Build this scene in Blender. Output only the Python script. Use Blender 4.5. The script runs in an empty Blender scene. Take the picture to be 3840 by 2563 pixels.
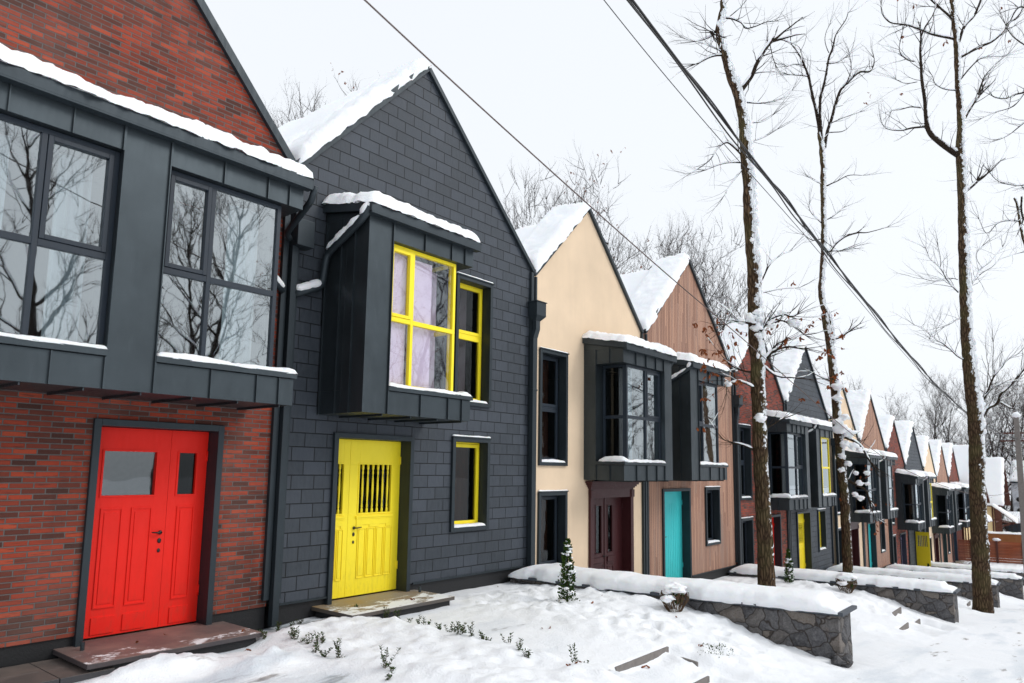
import bpy, math, random
from mathutils import Vector, Matrix, noise
R = math.radians
col = bpy.context.scene.collection
random.seed(7)

# ------------------------------------------------------------------ helpers
def srgb(r, g, b):
    f = lambda c: (c/255/12.92) if c/255 <= 0.04045 else ((c/255+0.055)/1.055)**2.4
    return (f(r), f(g), f(b), 1.0)

def fbm(x, y, z=0.0, o=3):
    s = 0.0; a = 1.0; f = 1.0
    for i in range(o):
        s += a*noise.noise(Vector((x*f, y*f, z*f+i*7.3))); a *= 0.5; f *= 2.03
    return s

def tag(o, label=None, cat=None, group=None, kind=None):
    if label: o['label'] = label
    if cat: o['category'] = cat
    if group: o['group'] = group
    if kind: o['kind'] = kind
    return o

def empty(name, loc, label, cat, group=None):
    o = bpy.data.objects.new(name, None); o.empty_display_size = 0.3
    o.location = loc; col.objects.link(o)
    return tag(o, label, cat, group)

def children(o):
    return [c for c in bpy.data.objects if c.parent == o]

def copy_tree(o, parent=None, kids=None):
    if kids is None:
        kids = {}
        for c in bpy.data.objects:
            if c.parent: kids.setdefault(c.parent.name, []).append(c)
    n = o.copy(); col.objects.link(n)
    if parent: n.parent = parent
    for c in kids.get(o.name, []):
        copy_tree(c, n, kids)
    return n

class MB:
    def __init__(s): s.v = []; s.f = []; s.m = []; s.cm = 0
    def face(s, *ids): s.f.append(ids); s.m.append(s.cm)
    def quad(s, a, b, c, d):
        n = len(s.v); s.v += [tuple(a), tuple(b), tuple(c), tuple(d)]; s.face(n, n+1, n+2, n+3)
    def poly(s, pts):
        n = len(s.v); s.v += [tuple(p) for p in pts]; s.face(*range(n, n+len(pts)))
    def box(s, x0, x1, y0, y1, z0, z1):
        if x1 < x0: x0, x1 = x1, x0
        if y1 < y0: y0, y1 = y1, y0
        n = len(s.v)
        s.v += [(x, y, z) for z in (z0, z1) for y in (y0, y1) for x in (x0, x1)]
        for f in ((0,2,3,1), (4,5,7,6), (0,1,5,4), (2,6,7,3), (0,4,6,2), (1,3,7,5)):
            s.face(*[n+i for i in f])
    def prism(s, pts, off):
        """pts: closed outline (list of 3d), extruded by vector off"""
        n = len(s.v); k = len(pts); off = Vector(off)
        s.v += [tuple(p) for p in pts] + [tuple(Vector(p)+off) for p in pts]
        s.face(*range(n, n+k)); s.face(*[n+k+i for i in reversed(range(k))])
        for i in range(k):
            j = (i+1) % k
            s.face(n+j, n+i, n+k+i, n+k+j)
    def bar(s, a, b, w, h, up=(0,0,1)):
        a = Vector(a); b = Vector(b); d = (b-a).normalized(); u = Vector(up)
        if abs(d.dot(u)) > 0.99: u = Vector((0,1,0))
        r = d.cross(u).normalized(); u = r.cross(d)
        pts = [a+r*w/2*i+u*h/2*j for i, j in ((-1,-1),(1,-1),(1,1),(-1,1))]
        s.prism(pts, b-a)
    def tube(s, pts, rad, n=8, cap=True):
        pts = [Vector(p) for p in pts]
        if not hasattr(rad, '__len__'): rad = [rad]*len(pts)
        base = len(s.v); u = None
        for i, p in enumerate(pts):
            t = (pts[min(i+1, len(pts)-1)]-pts[max(i-1, 0)])
            if t.length < 1e-9: t = Vector((0,0,1))
            t.normalize()
            if u is None:
                u = t.cross(Vector((0.3,1,0.1)))
                if u.length < 0.1: u = t.cross(Vector((1,0,0)))
            u = (u-t*u.dot(t)).normalized(); w = t.cross(u)
            for k in range(n):
                a = 2*math.pi*k/n
                s.v.append(tuple(p+(u*math.cos(a)+w*math.sin(a))*rad[i]))
        for i in range(len(pts)-1):
            for k in range(n):
                k2 = (k+1) % n
                s.face(base+i*n+k, base+i*n+k2, base+(i+1)*n+k2, base+(i+1)*n+k)
        if cap:
            s.face(*[base+k for k in reversed(range(n))])
            s.face(*[base+(len(pts)-1)*n+k for k in range(n)])
    def blob(s, c, r, seed=0, amp=0.25, sx=1, sy=1, sz=1, nu=10, nv=7):
        c = Vector(c); n = len(s.v)
        for j in range(nv+1):
            th = math.pi*j/nv
            for i in range(nu):
                ph = 2*math.pi*i/nu
                d = Vector((math.sin(th)*math.cos(ph), math.sin(th)*math.sin(ph), math.cos(th)))
                k = r*(1+amp*noise.noise(d*1.7+Vector((seed*3.1, seed, 0))))
                s.v.append((c.x+d.x*k*sx, c.y+d.y*k*sy, c.z+d.z*k*sz))
        for j in range(nv):
            for i in range(nu):
                i2 = (i+1) % nu
                s.face(n+j*nu+i, n+(j+1)*nu+i, n+(j+1)*nu+i2, n+j*nu+i2)
    def snow(s, O, U, V, th=0.15, seed=0.0, over=0.04, step=0.07, amp=0.35, down=0.0, maxn=160):
        """snow pillow on the parallelogram O,U,V with rounded irregular edges"""
        O = Vector(O); U = Vector(U); V = Vector(V)
        lu = U.length; lv = V.length; up = U.cross(V)
        if up.z < 0: up = -up
        up.normalize(); Uh = U/lu; Vh = V/lv
        up = (up*0.4+Vector((0,0,1))*0.6).normalized()
        nu = max(5, min(maxn, int(lu/step))); nv = max(5, min(maxn, int(lv/step)))
        def sp(i, n, l):
            t = i/n; e = min(0.49, th*1.1/l)
            # denser near the ends
            k = 3 if n > 10 else 2
            if i <= k: return e*(i/k)**1.4
            if i >= n-k: return 1-e*((n-i)/k)**1.4
            return e+(1-2*e)*(i-k)/(n-2*k)
        n0 = len(s.v)
        def edge(t, l):
            d = min(t, 1-t)*l
            r = th*0.9
            if d >= r: return 1.0
            q = 1-d/r
            return math.sqrt(max(0.0, 1-q*q))
        def place(i, j, top):
            a = sp(i, nu, lu); b = sp(j, nv, lv)
            p = O+U*a+V*b
            q = p*1.0
            w = over+0.05*th/0.15*fbm(q.x*4+seed, q.y*4, q.z*4+seed*2, 2)+0.022*th/0.15*noise.noise(Vector((q.x*17+seed, q.y*17, q.z*17)))
            ea = -1 if i <= 0 else (1 if i >= nu else 0); eb = -1 if j <= 0 else (1 if j >= nv else 0)
            fa = max(0, 1-a*lu/0.1) if a < 0.5 else -max(0, 1-(1-a)*lu/0.1)
            fb = max(0, 1-b*lv/0.1) if b < 0.5 else -max(0, 1-(1-b)*lv/0.1)
            p = p-Uh*fa*w-Vh*fb*w
            h = edge(a, lu)*edge(b, lv)
            if top:
                hh = th*h*(1+amp*fbm(q.x*1.3+seed*5, q.y*1.3, q.z+seed, 2)+0.20*fbm(q.x*7, q.y*7+seed, q.z*7, 2)+0.10*noise.noise(Vector((q.x*19, q.y*19, q.z*19))))
                p = p+up*hh
            edgef = max(abs(fa), abs(fb))
            if down and edgef > 0.5:
                p = p-Vector((0,0,1))*down*(0.6+0.8*fbm(q.x*7+seed, q.y*7, q.z*3, 3))
            return tuple(p)
        for top in (1, 0):
            for i in range(nu+1):
                for j in range(nv+1):
                    if top or i in (0, nu) or j in (0, nv):
                        pass
                    s.v.append(place(i, j, top))
        N = (nu+1)*(nv+1)
        for i in range(nu):
            for j in range(nv):
                a = n0+i*(nv+1)+j
                s.face(a, a+nv+1, a+nv+2, a+1)
                s.face(N+a, N+a+1, N+a+nv+2, N+a+nv+1)
        for i in range(nu):
            for j in (0, nv):
                a = n0+i*(nv+1)+j
                s.face(a, a+nv+1, N+a+nv+1, N+a)
        for j in range(nv):
            for i in (0, nu):
                a = n0+i*(nv+1)+j
                s.face(a, a+1, N+a+1, N+a)
    def build(s, name, mat, parent=None, smooth=False, bevel=0.0):
        me = bpy.data.meshes.new(name)
        me.from_pydata(s.v, [], s.f)
        mats = mat if isinstance(mat, (list, tuple)) else [mat]
        for m in mats: me.materials.append(m)
        if len(mats) > 1:
            me.polygons.foreach_set('material_index', s.m)
        if smooth: me.polygons.foreach_set('use_smooth', [True]*len(me.polygons))
        me.validate(); me.update()
        o = bpy.data.objects.new(name, me); col.objects.link(o)
        if parent: o.parent = parent
        if bevel:
            m = o.modifiers.new('Bevel', 'BEVEL'); m.width = bevel; m.segments = 2; m.limit_method = 'ANGLE'
        return o

# ------------------------------------------------------------------ node materials
class NT:
    def __init__(s, name):
        s.m = bpy.data.materials.new(name); s.m.use_nodes = True
        s.t = s.m.node_tree; s.t.nodes.clear()
        s.out = s.n('ShaderNodeOutputMaterial')
    def n(s, t, **k):
        o = s.t.nodes.new(t)
        for a, b in k.items(): setattr(o, a, b)
        return o
    def l(s, a, b): s.t.links.new(a, b)
    def set(s, inp, v):
        if isinstance(v, bpy.types.NodeSocket): s.l(v, inp)
        else: inp.default_value = v
    def math(s, op, a, b=None, c=None, clamp=False):
        o = s.n('ShaderNodeMath', operation=op, use_clamp=clamp)
        s.set(o.inputs[0], a)
        if b is not None: s.set(o.inputs[1], b)
        if c is not None: s.set(o.inputs[2], c)
        return o.outputs[0]
    def obj(s):
        return s.n('ShaderNodeTexCoord').outputs['Object']
    def sep(s, v):
        o = s.n('ShaderNodeSeparateXYZ'); s.l(v, o.inputs[0]); return o.outputs
    def comb(s, x=0, y=0, z=0):
        o = s.n('ShaderNodeCombineXYZ')
        for i, v in enumerate((x, y, z)): s.set(o.inputs[i], v)
        return o.outputs[0]
    def noise(s, v, scale=5, detail=3, rough=0.55, out=0):
        o = s.n('ShaderNodeTexNoise'); o.inputs['Scale'].default_value = scale
        o.inputs['Detail'].default_value = detail; o.inputs['Roughness'].default_value = rough
        s.l(v, o.inputs['Vector']); return o.outputs[out]
    def white(s, v):
        o = s.n('ShaderNodeTexWhiteNoise'); o.noise_dimensions = '3D'; s.l(v, o.inputs['Vector']); return o.outputs['Value']
    def ramp(s, f, stops, interp='LINEAR'):
        o = s.n('ShaderNodeValToRGB'); r = o.color_ramp; r.interpolation = interp
        while len(r.elements) < len(stops): r.elements.new(0.5)
        for e, (p, c) in zip(r.elements, stops): e.position = p; e.color = c if len(c) == 4 else (*c, 1)
        s.l(f, o.inputs[0]); return o.outputs[0]
    def mix(s, f, a, b, mode='MIX'):
        o = s.n('ShaderNodeMix', data_type='RGBA', blend_type=mode)
        s.set(o.inputs[0], f); s.set(o.inputs[6], a); s.set(o.inputs[7], b)
        return o.outputs[2]
    def map(s, v, a, b, c=0.0, d=1.0):
        o = s.n('ShaderNodeMapRange'); s.set(o.inputs[0], v)
        for i, x in enumerate((a, b, c, d)): o.inputs[i+1].default_value = x
        return o.outputs[0]
    def vscale(s, v, sc):
        o = s.n('ShaderNodeMapping'); o.inputs['Scale'].default_value = sc; s.l(v, o.inputs['Vector']); return o.outputs[0]
    def bump(s, h, dist=0.01, strength=1.0, normal=None):
        o = s.n('ShaderNodeBump'); o.inputs['Distance'].default_value = dist; o.inputs['Strength'].default_value = strength
        s.l(h, o.inputs['Height'])
        if normal is not None: s.l(normal, o.inputs['Normal'])
        return o.outputs[0]
    def bsdf(s, color, rough=0.6, metal=0.0, normal=None, spec=0.5, **k):
        o = s.n('ShaderNodeBsdfPrincipled')
        s.set(o.inputs['Base Color'], color); s.set(o.inputs['Roughness'], rough); s.set(o.inputs['Metallic'], metal)
        s.set(o.inputs['Specular IOR Level'], spec)
        for a, b in k.items(): s.set(o.inputs[a.replace('_', ' ')], b)
        if normal is not None: s.l(normal, o.inputs['Normal'])
        s.l(o.outputs[0], s.out.inputs[0]); return o
    def bond(s, w, h, mortar, stagger=0.5, jitter=0.0, soft=0.003):
        """running bond in the object's x+y / z plane: mask, id, fx (m), fz (m)"""
        x, y, z = s.sep(s.obj())
        u = s.math('ADD', x, y)
        row = s.math('FLOOR', s.math('DIVIDE', z, h))
        fz = s.math('MULTIPLY', s.math('FRACT', s.math('DIVIDE', z, h)), h)
        par = s.math('MULTIPLY', s.math('MODULO', row, 2.0), stagger)
        if jitter:
            rj = s.white(s.comb(row, 3.3, 1.1))
            par = s.math('ADD', par, s.math('MULTIPLY', rj, jitter))
        us = s.math('ADD', s.math('DIVIDE', u, w), par)
        colm = s.math('FLOOR', us)
        fx = s.math('MULTIPLY', s.math('FRACT', us), w)
        dx = s.math('MINIMUM', fx, s.math('SUBTRACT', w, fx))
        dz = s.math('MINIMUM', fz, s.math('SUBTRACT', h, fz))
        d = s.math('MINIMUM', dx, dz)
        mask = s.map(d, mortar/2, mortar/2+soft)
        idv = s.comb(colm, row, 5.5)
        return mask, idv, fx, fz, us, u, z

MATS = {}
def mat_brick():
    t = NT('brick'); mask, idv, fx, fz, us, u, z = t.bond(0.233, 0.0613, 0.010)
    rnd = t.white(idv)
    c = t.ramp(rnd, [(0.0, srgb(64,40,35)), (0.14, srgb(86,46,38)), (0.32, srgb(114,52,39)), (0.6, srgb(138,56,38)),
                     (0.85, srgb(158,60,38)), (1.0, srgb(170,72,46))])
    ob = t.obj()
    blot = t.noise(t.comb(t.math('MULTIPLY', us, 1.1), 0.0, t.math('MULTIPLY', z, 40.0)), 1.0, 2)
    c = t.mix(t.map(blot, 0.54, 0.68, 0, 0.6), c, srgb(60,38,34))
    n2 = t.noise(ob, 60, 4)
    c = t.mix(t.map(n2, 0.3, 0.75, 0, 0.35), c, srgb(96,62,52))
    big = t.noise(ob, 0.8, 3)
    c = t.mix(t.map(big, 0.45, 0.8, 0, 0.25), c, srgb(150,120,110))
    mc = t.mix(t.noise(ob, 25, 2), srgb(84,80,80), srgb(112,106,103))
    c = t.mix(mask, mc, c)
    h = t.math('ADD', t.math('MULTIPLY', mask, 1.0), t.math('MULTIPLY', n2, 0.25))
    h = t.math('ADD', h, t.math('MULTIPLY', rnd, 0.2))
    st = t.noise(t.vscale(ob, (2.2, 2.2, 0.5)), 1.3, 4)
    c = t.mix(t.map(st, 0.52, 0.72, 0, 0.35), c, srgb(58,42,38))
    t.bsdf(c, 0.85, normal=t.bump(h, 0.008), spec=0.25); return t.m
def mat_slate():
    t = NT('slate tiles'); mask, idv, fx, fz, us, u, z = t.bond(0.39, 0.205, 0.008, jitter=0.06, soft=0.004)
    rnd = t.white(idv); ob = t.obj()
    c = t.ramp(rnd, [(0, srgb(49,55,62)), (0.5, srgb(55,61,69)), (1, srgb(62,68,77))])
    sv = t.vscale(ob, (9, 9, 3)); n1 = t.noise(sv, 2.0, 6, 0.65)
    off = t.comb(t.math('MULTIPLY', rnd, 40.0), 0, t.math('MULTIPLY', rnd, 13.0))
    vm = t.n('ShaderNodeVectorMath', operation='ADD'); t.l(sv, vm.inputs[0]); t.l(off, vm.inputs[1])
    n2 = t.noise(vm.outputs[0], 1.2, 6, 0.6)
    c = t.mix(t.map(n1, 0.35, 0.75, 0, 0.5), c, srgb(78,84,91))
    n3 = t.noise(ob, 0.7, 4)
    c = t.mix(t.map(n3, 0.45, 0.75, 0, 0.35), c, srgb(42,47,53))
    sc = t.math('MULTIPLY', t.map(t.noise(t.vscale(ob,(14,14,4)), 5, 4), 0.66, 0.72), t.map(n3, 0.5, 0.6))
    c = t.mix(t.math('MULTIPLY', sc, 0.35), c, srgb(130,136,140))
    c = t.mix(mask, srgb(27,30,34), c)
    # every tile leans out a little toward its lower edge
    lean = t.math('MULTIPLY', t.math('SUBTRACT', 1.0, t.math('DIVIDE', fz, 0.205)), 0.8)
    h = t.math('ADD', t.math('ADD', t.math('MULTIPLY', mask, 1.2), lean), t.math('MULTIPLY', n2, 0.8))
    h = t.math('ADD', h, t.math('MULTIPLY', t.math('MULTIPLY', rnd, 0.5), mask))
    t.bsdf(c, t.map(n1, 0.3, 0.8, 0.5, 0.75), normal=t.bump(h, 0.008), spec=0.3); return t.m
def mat_wood(name='larch cladding', cols=None, w=0.098, vertical=True, dark=0.02):
    t = NT(name); ob = t.obj(); x, y, z = t.sep(ob)
    a = t.math('ADD', x, y) if vertical else z
    lng = z if vertical else t.math('ADD', x, y)
    us = t.math('DIVIDE', a, w); cid = t.math('FLOOR', us)
    seg = t.math('FLOOR', t.math('ADD', t.math('DIVIDE', lng, 2.6), t.math('MULTIPLY', t.white(t.comb(cid, 1, 2)), 5.0)))
    rnd = t.white(t.comb(cid, seg, 3)); fx = t.math('FRACT', us)
    d = t.math('MULTIPLY', t.math('MINIMUM', fx, t.math('SUBTRACT', 1.0, fx)), w)
    mask = t.map(d, 0.0035, 0.008)
    cols = cols or [(0, srgb(150,116,100)), (0.3, srgb(168,130,111)), (0.6, srgb(180,141,120)), (0.85, srgb(190,150,128)), (1, srgb(160,132,118))]
    c = t.ramp(rnd, cols)
    g = t.noise(t.comb(t.math('MULTIPLY', a, 60.0), t.math('MULTIPLY', rnd, 30.0), t.math('MULTIPLY', lng, 1.6)), 1.0, 5, 0.6)
    c = t.mix(t.map(g, 0.35, 0.75, 0, 0.55), c, t.mix(0.5, c, srgb(100,66,52)))
    wx = t.noise(ob, 0.5, 3)
    c = t.mix(t.map(wx, 0.4, 0.75, 0, 0.3), c, srgb(150,132,124))
    c = t.mix(mask, srgb(70,44,36), c)
    h = t.math('ADD', mask, t.math('MULTIPLY', g, 0.12))
    t.bsdf(c, 0.8, normal=t.bump(h, 0.008), spec=0.2); return t.m
def mat_stucco(name, rgb):
    t = NT(name); ob = t.obj(); c0 = srgb(*rgb)
    c = t.mix(t.map(t.noise(ob, 1.1, 4), 0.3, 0.75), c0, tuple(v*0.86 for v in c0[:3])+(1,))
    st = t.noise(t.vscale(ob, (3, 3, 0.35)), 1.4, 4)
    c = t.mix(t.map(st, 0.5, 0.8, 0, 0.10), c, srgb(170,150,128))
    t.bsdf(c, 0.9, normal=t.bump(t.math('ADD', t.noise(ob, 160, 3), t.math('MULTIPLY', t.noise(ob, 3, 2), 2.0)), 0.003), spec=0.2); return t.m
def mat_zinc(name='standing seam zinc', rgb=(70,78,83), var=0.22, rough=0.42, metal=0.8):
    t = NT(name); ob = t.obj(); c0 = srgb(*rgb)
    n1 = t.noise(ob, 2.3, 4); n2 = t.noise(t.vscale(ob, (6, 6, 1)), 3.0, 4)
    c = t.mix(t.map(n1, 0.3, 0.75), c0, tuple(v*(1-var) for v in c0[:3])+(1,))
    c = t.mix(t.map(n2, 0.6, 0.8, 0, 0.3), c, tuple(min(1, v*1.5) for v in c0[:3])+(1,))
    t.bsdf(c, t.map(n2, 0.3, 0.8, rough-0.08, rough+0.12), metal, normal=t.bump(n1, 0.004, 0.5)); return t.m
def mat_paint(name, rgb, rough=0.42, grain=0.0015, var=0.06):
    t = NT(name); ob = t.obj(); c0 = srgb(*rgb)
    c = t.mix(t.map(t.noise(ob, 3, 3), 0.3, 0.7), c0, tuple(v*(1-var) for v in c0[:3])+(1,))
    c = t.mix(t.map(t.noise(ob, 35, 4), 0.68, 0.8, 0, 0.25), c, srgb(90,80,70))
    x, y, z = t.sep(ob)
    gr = t.noise(t.vscale(ob, (9, 9, 2.5)), 2.2, 5, 0.65)
    dirt = t.math('MULTIPLY', t.map(gr, 0.48, 0.75), t.map(z, 0.1, 0.9, 0.30, 0.05))
    c = t.mix(dirt, c, srgb(96,78,62))
    t.bsdf(c, t.map(gr, 0.3, 0.8, rough-0.08, rough+0.2), normal=t.bump(t.noise(t.vscale(ob, (30, 30, 4)), 3, 3), grain, 0.6), spec=0.35); return t.m
def mat_glass(name='window glass', ior=1.9, k=1.0, add=0.24, tint=(0.80, 0.86, 0.87, 1)):
    t = NT(name); ob = t.obj()
    nb = t.bump(t.noise(ob, 1.7, 2), 0.005, 0.28)
    fr = t.n('ShaderNodeFresnel'); fr.inputs[0].default_value = ior
    f = t.math('ADD', t.math('MULTIPLY', fr.outputs[0], k), add, clamp=True)
    bf = t.n('ShaderNodeNewGeometry').outputs['Backfacing']
    f = t.math('MULTIPLY', f, t.math('SUBTRACT', 1.0, bf))
    tr = t.n('ShaderNodeBsdfTransparent'); tr.inputs[0].default_value = tint
    gl = t.n('ShaderNodeBsdfGlossy'); gl.inputs['Color'].default_value = (0.88, 0.96, 1.0, 1); gl.inputs['Roughness'].default_value = 0.018
    t.l(nb, gl.inputs['Normal'])
    mx = t.n('ShaderNodeMixShader'); t.l(f, mx.inputs[0]); t.l(tr.outputs[0], mx.inputs[1]); t.l(gl.outputs[0], mx.inputs[2])
    t.l(mx.outputs[0], t.out.inputs[0]); return t.m
def mat_snow(name='snow', lump=0.02):
    t = NT(name); ob = t.n('ShaderNodeNewGeometry').outputs['Position']
    h = t.math('ADD', t.math('MULTIPLY', t.noise(ob, 9, 6, 0.65), 1.0), t.math('MULTIPLY', t.noise(ob, 60, 4), 0.4))
    c = t.mix(t.noise(ob, 3, 3), (0.90, 0.925, 0.955, 1), (0.94, 0.95, 0.965, 1))
    t.bsdf(c, 0.7, normal=t.bump(h, lump), spec=0.25, Subsurface_Weight=0.12, Subsurface_Scale=0.03); return t.m
def mat_ground():
    t = NT('snow ground'); ob = t.obj(); x, y, z = t.sep(ob)
    h = t.math('ADD', t.math('MULTIPLY', t.noise(ob, 7, 7, 0.68), 1.0), t.math('MULTIPLY', t.noise(ob, 45, 4), 0.35))
    c = t.mix(t.noise(ob, 2.0, 3), (0.89, 0.915, 0.95, 1), (0.94, 0.95, 0.965, 1))
    # trodden and wheel-worn patches where the path and the road show through
    at = t.n('ShaderNodeAttribute'); at.attribute_name = 'worn'
    pv = t.vscale(ob, (0.55, 2.4, 1.0))
    p = t.noise(pv, 1.5, 7, 0.6)
    thr = t.math('SUBTRACT', 0.86, t.math('MULTIPLY', at.outputs['Fac'], 0.34))
    m = t.math('DIVIDE', t.math('SUBTRACT', p, thr), 0.07, clamp=True)
    dirt = t.ramp(t.noise(ob, 14, 4), [(0.3, srgb(110,104,100)), (0.6, srgb(160,152,148)), (0.8, srgb(200,196,196))])
    c = t.mix(t.math('MULTIPLY', m, 0.85), c, dirt)
    ice = t.math('MULTIPLY', t.map(t.noise(t.vscale(ob, (0.3, 1.3, 1)), 1.1, 4), 0.50, 0.64), t.map(at.outputs['Fac'], 0.3, 0.9))
    c = t.mix(t.math('MULTIPLY', ice, 0.5), c, srgb(176,192,206))
    t.bsdf(c, t.math('SUBTRACT', 0.75, t.math('MULTIPLY', ice, 0.4)), normal=t.bump(h, 0.022), spec=0.25); return t.m
def mat_bark(name='bark', base=((50,38,29), (122,100,78), (92,90,58)), snowy=True, scale=1.0, amt=0.0):
    t = NT(name); ob = t.obj()
    sv = t.vscale(ob, (16*scale, 16*scale, 3.2*scale))
    vo = t.n('ShaderNodeTexVoronoi', feature='DISTANCE_TO_EDGE'); vo.inputs['Scale'].default_value = 1.0; t.l(sv, vo.inputs['Vector'])
    n1 = t.noise(sv, 1.5, 5, 0.65); n2 = t.noise(ob, 1.3, 3)
    crack = t.map(vo.outputs['Distance'], 0.0, 0.22)
    c = t.mix(crack, srgb(*base[0]), t.mix(n1, srgb(*base[0]), srgb(*base[1])))
    c = t.mix(t.map(n2, 0.45, 0.7, 0, 0.5), c, srgb(*base[2]))
    h = t.math('ADD', t.math('MULTIPLY', crack, 1.0), t.math('MULTIPLY', n1, 0.7))
    bmp = t.bump(h, 0.03*min(1, scale+0.2))
    if snowy:
        g = t.n('ShaderNodeNewGeometry'); dp = t.n('ShaderNodeVectorMath', operation='DOT_PRODUCT')
        t.l(g.outputs['Normal'], dp.inputs[0]); dp.inputs[1].default_value = (-0.12, -0.93, 0.33)
        x, y, z = t.sep(ob)
        f = t.math('ADD', dp.outputs['Value'], t.math('MULTIPLY', t.math('SUBTRACT', t.noise(ob, 7.5, 4, 0.7), 0.5), 2.0))
        f = t.math('ADD', f, t.map(z, 1.0, 10.0, -0.32+amt, 0.36+amt))
        f = t.map(f, 0.80, 0.88)
        c = t.mix(f, c, (0.9, 0.93, 0.96, 1))
    t.bsdf(c, 0.9, normal=bmp, spec=0.1); return t.m
def mat_stone():
    t = NT('field stone'); ob = t.obj(); x, y, z = t.sep(ob)
    wob = t.noise(ob, 4, 2, out=1)
    vm = t.n('ShaderNodeVectorMath', operation='MULTIPLY_ADD'); t.l(wob, vm.inputs[0]); vm.inputs[1].default_value = (0.16,0.16,0.16); t.l(ob, vm.inputs[2])
    sv = t.vscale(vm.outputs[0], (3.6, 3.6, 4.4))
    vo = t.n('ShaderNodeTexVoronoi', feature='DISTANCE_TO_EDGE'); vo.inputs['Scale'].default_value = 1.0; t.l(sv, vo.inputs['Vector'])
    vc = t.n('ShaderNodeTexVoronoi'); vc.inputs['Scale'].default_value = 1.0; t.l(sv, vc.inputs['Vector'])
    rnd = t.white(vc.outputs['Color'])
    c = t.ramp(rnd, [(0, srgb(58,58,62)), (0.35, srgb(80,80,84)), (0.65, srgb(106,100,95)), (0.85, srgb(122,110,98)), (1, srgb(72,74,80))])
    n1 = t.noise(ob, 28, 6, 0.7)
    c = t.mix(t.map(n1, 0.35, 0.7, 0, 0.55), c, srgb(132,130,129))
    c = t.mix(t.map(t.noise(ob, 60, 3), 0.5, 0.7, 0, 0.5), c, srgb(46,46,50))
    c = t.mix(t.map(t.noise(ob, 3.5, 3), 0.62, 0.75, 0, 0.3), c, srgb(112,84,62))
    m = t.map(vo.outputs['Distance'], 0.008, 0.04)
    c = t.mix(m, srgb(52,45,41), c)
    h = t.math('ADD', t.map(vo.outputs['Distance'], 0.0, 0.25), t.math('MULTIPLY', n1, 0.25))
    t.bsdf(c, 0.85, normal=t.bump(h, 0.05)); return t.m
def mat_granite(name='granite slab', a=(84,84,88), b=(60,60,66), patch=None, snow=0.0):
    t = NT(name); ob = t.obj()
    c = t.mix(t.noise(ob, 40, 5), srgb(*a), srgb(*b))
    if patch:
        c = t.mix(t.map(t.noise(ob, 2.4, 5, 0.6), 0.4, 0.65), c, srgb(*patch))
    if snow:
        nn = t.noise(t.vscale(ob, (1.6, 3.0, 1)), 2.0, 7, 0.7)
        g = t.n('ShaderNodeNewGeometry'); gz = t.sep(g.outputs['Normal'])[2]
        x, y, z = t.sep(ob)
        f = t.math('ADD', nn, t.map(y, -0.9, 0.0, 0.10, -0.18))
        c = t.mix(t.math('MULTIPLY', t.map(f, 0.62-snow*0.2, 0.68-snow*0.2), t.map(gz, 0.8, 0.95)), c, (0.88,0.9,0.92,1))
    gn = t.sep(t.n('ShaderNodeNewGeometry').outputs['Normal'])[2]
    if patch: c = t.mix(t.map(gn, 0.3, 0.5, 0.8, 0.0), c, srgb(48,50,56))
    t.bsdf(c, 0.6, normal=t.bump(t.noise(ob, 30, 4), 0.002)); return t.m
def mat_simple(name, rgb, rough=0.7, nscale=12, var=0.25, bump=0.003, **k):
    t = NT(name); ob = t.obj(); c0 = srgb(*rgb)
    c = t.mix(t.map(t.noise(ob, nscale, 4), 0.3, 0.7), c0, tuple(v*(1-var) for v in c0[:3])+(1,))
    t.bsdf(c, rough, normal=t.bump(t.noise(ob, nscale*4, 3), bump), **k); return t.m
def mat_leaf(name, a, b):
    t = NT(name); ob = t.obj()
    c = t.mix(t.map(t.noise(ob, 14, 2), 0.35, 0.65), srgb(*a), srgb(*b))
    t.bsdf(c, 0.6, spec=0.15); return t.m

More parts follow.
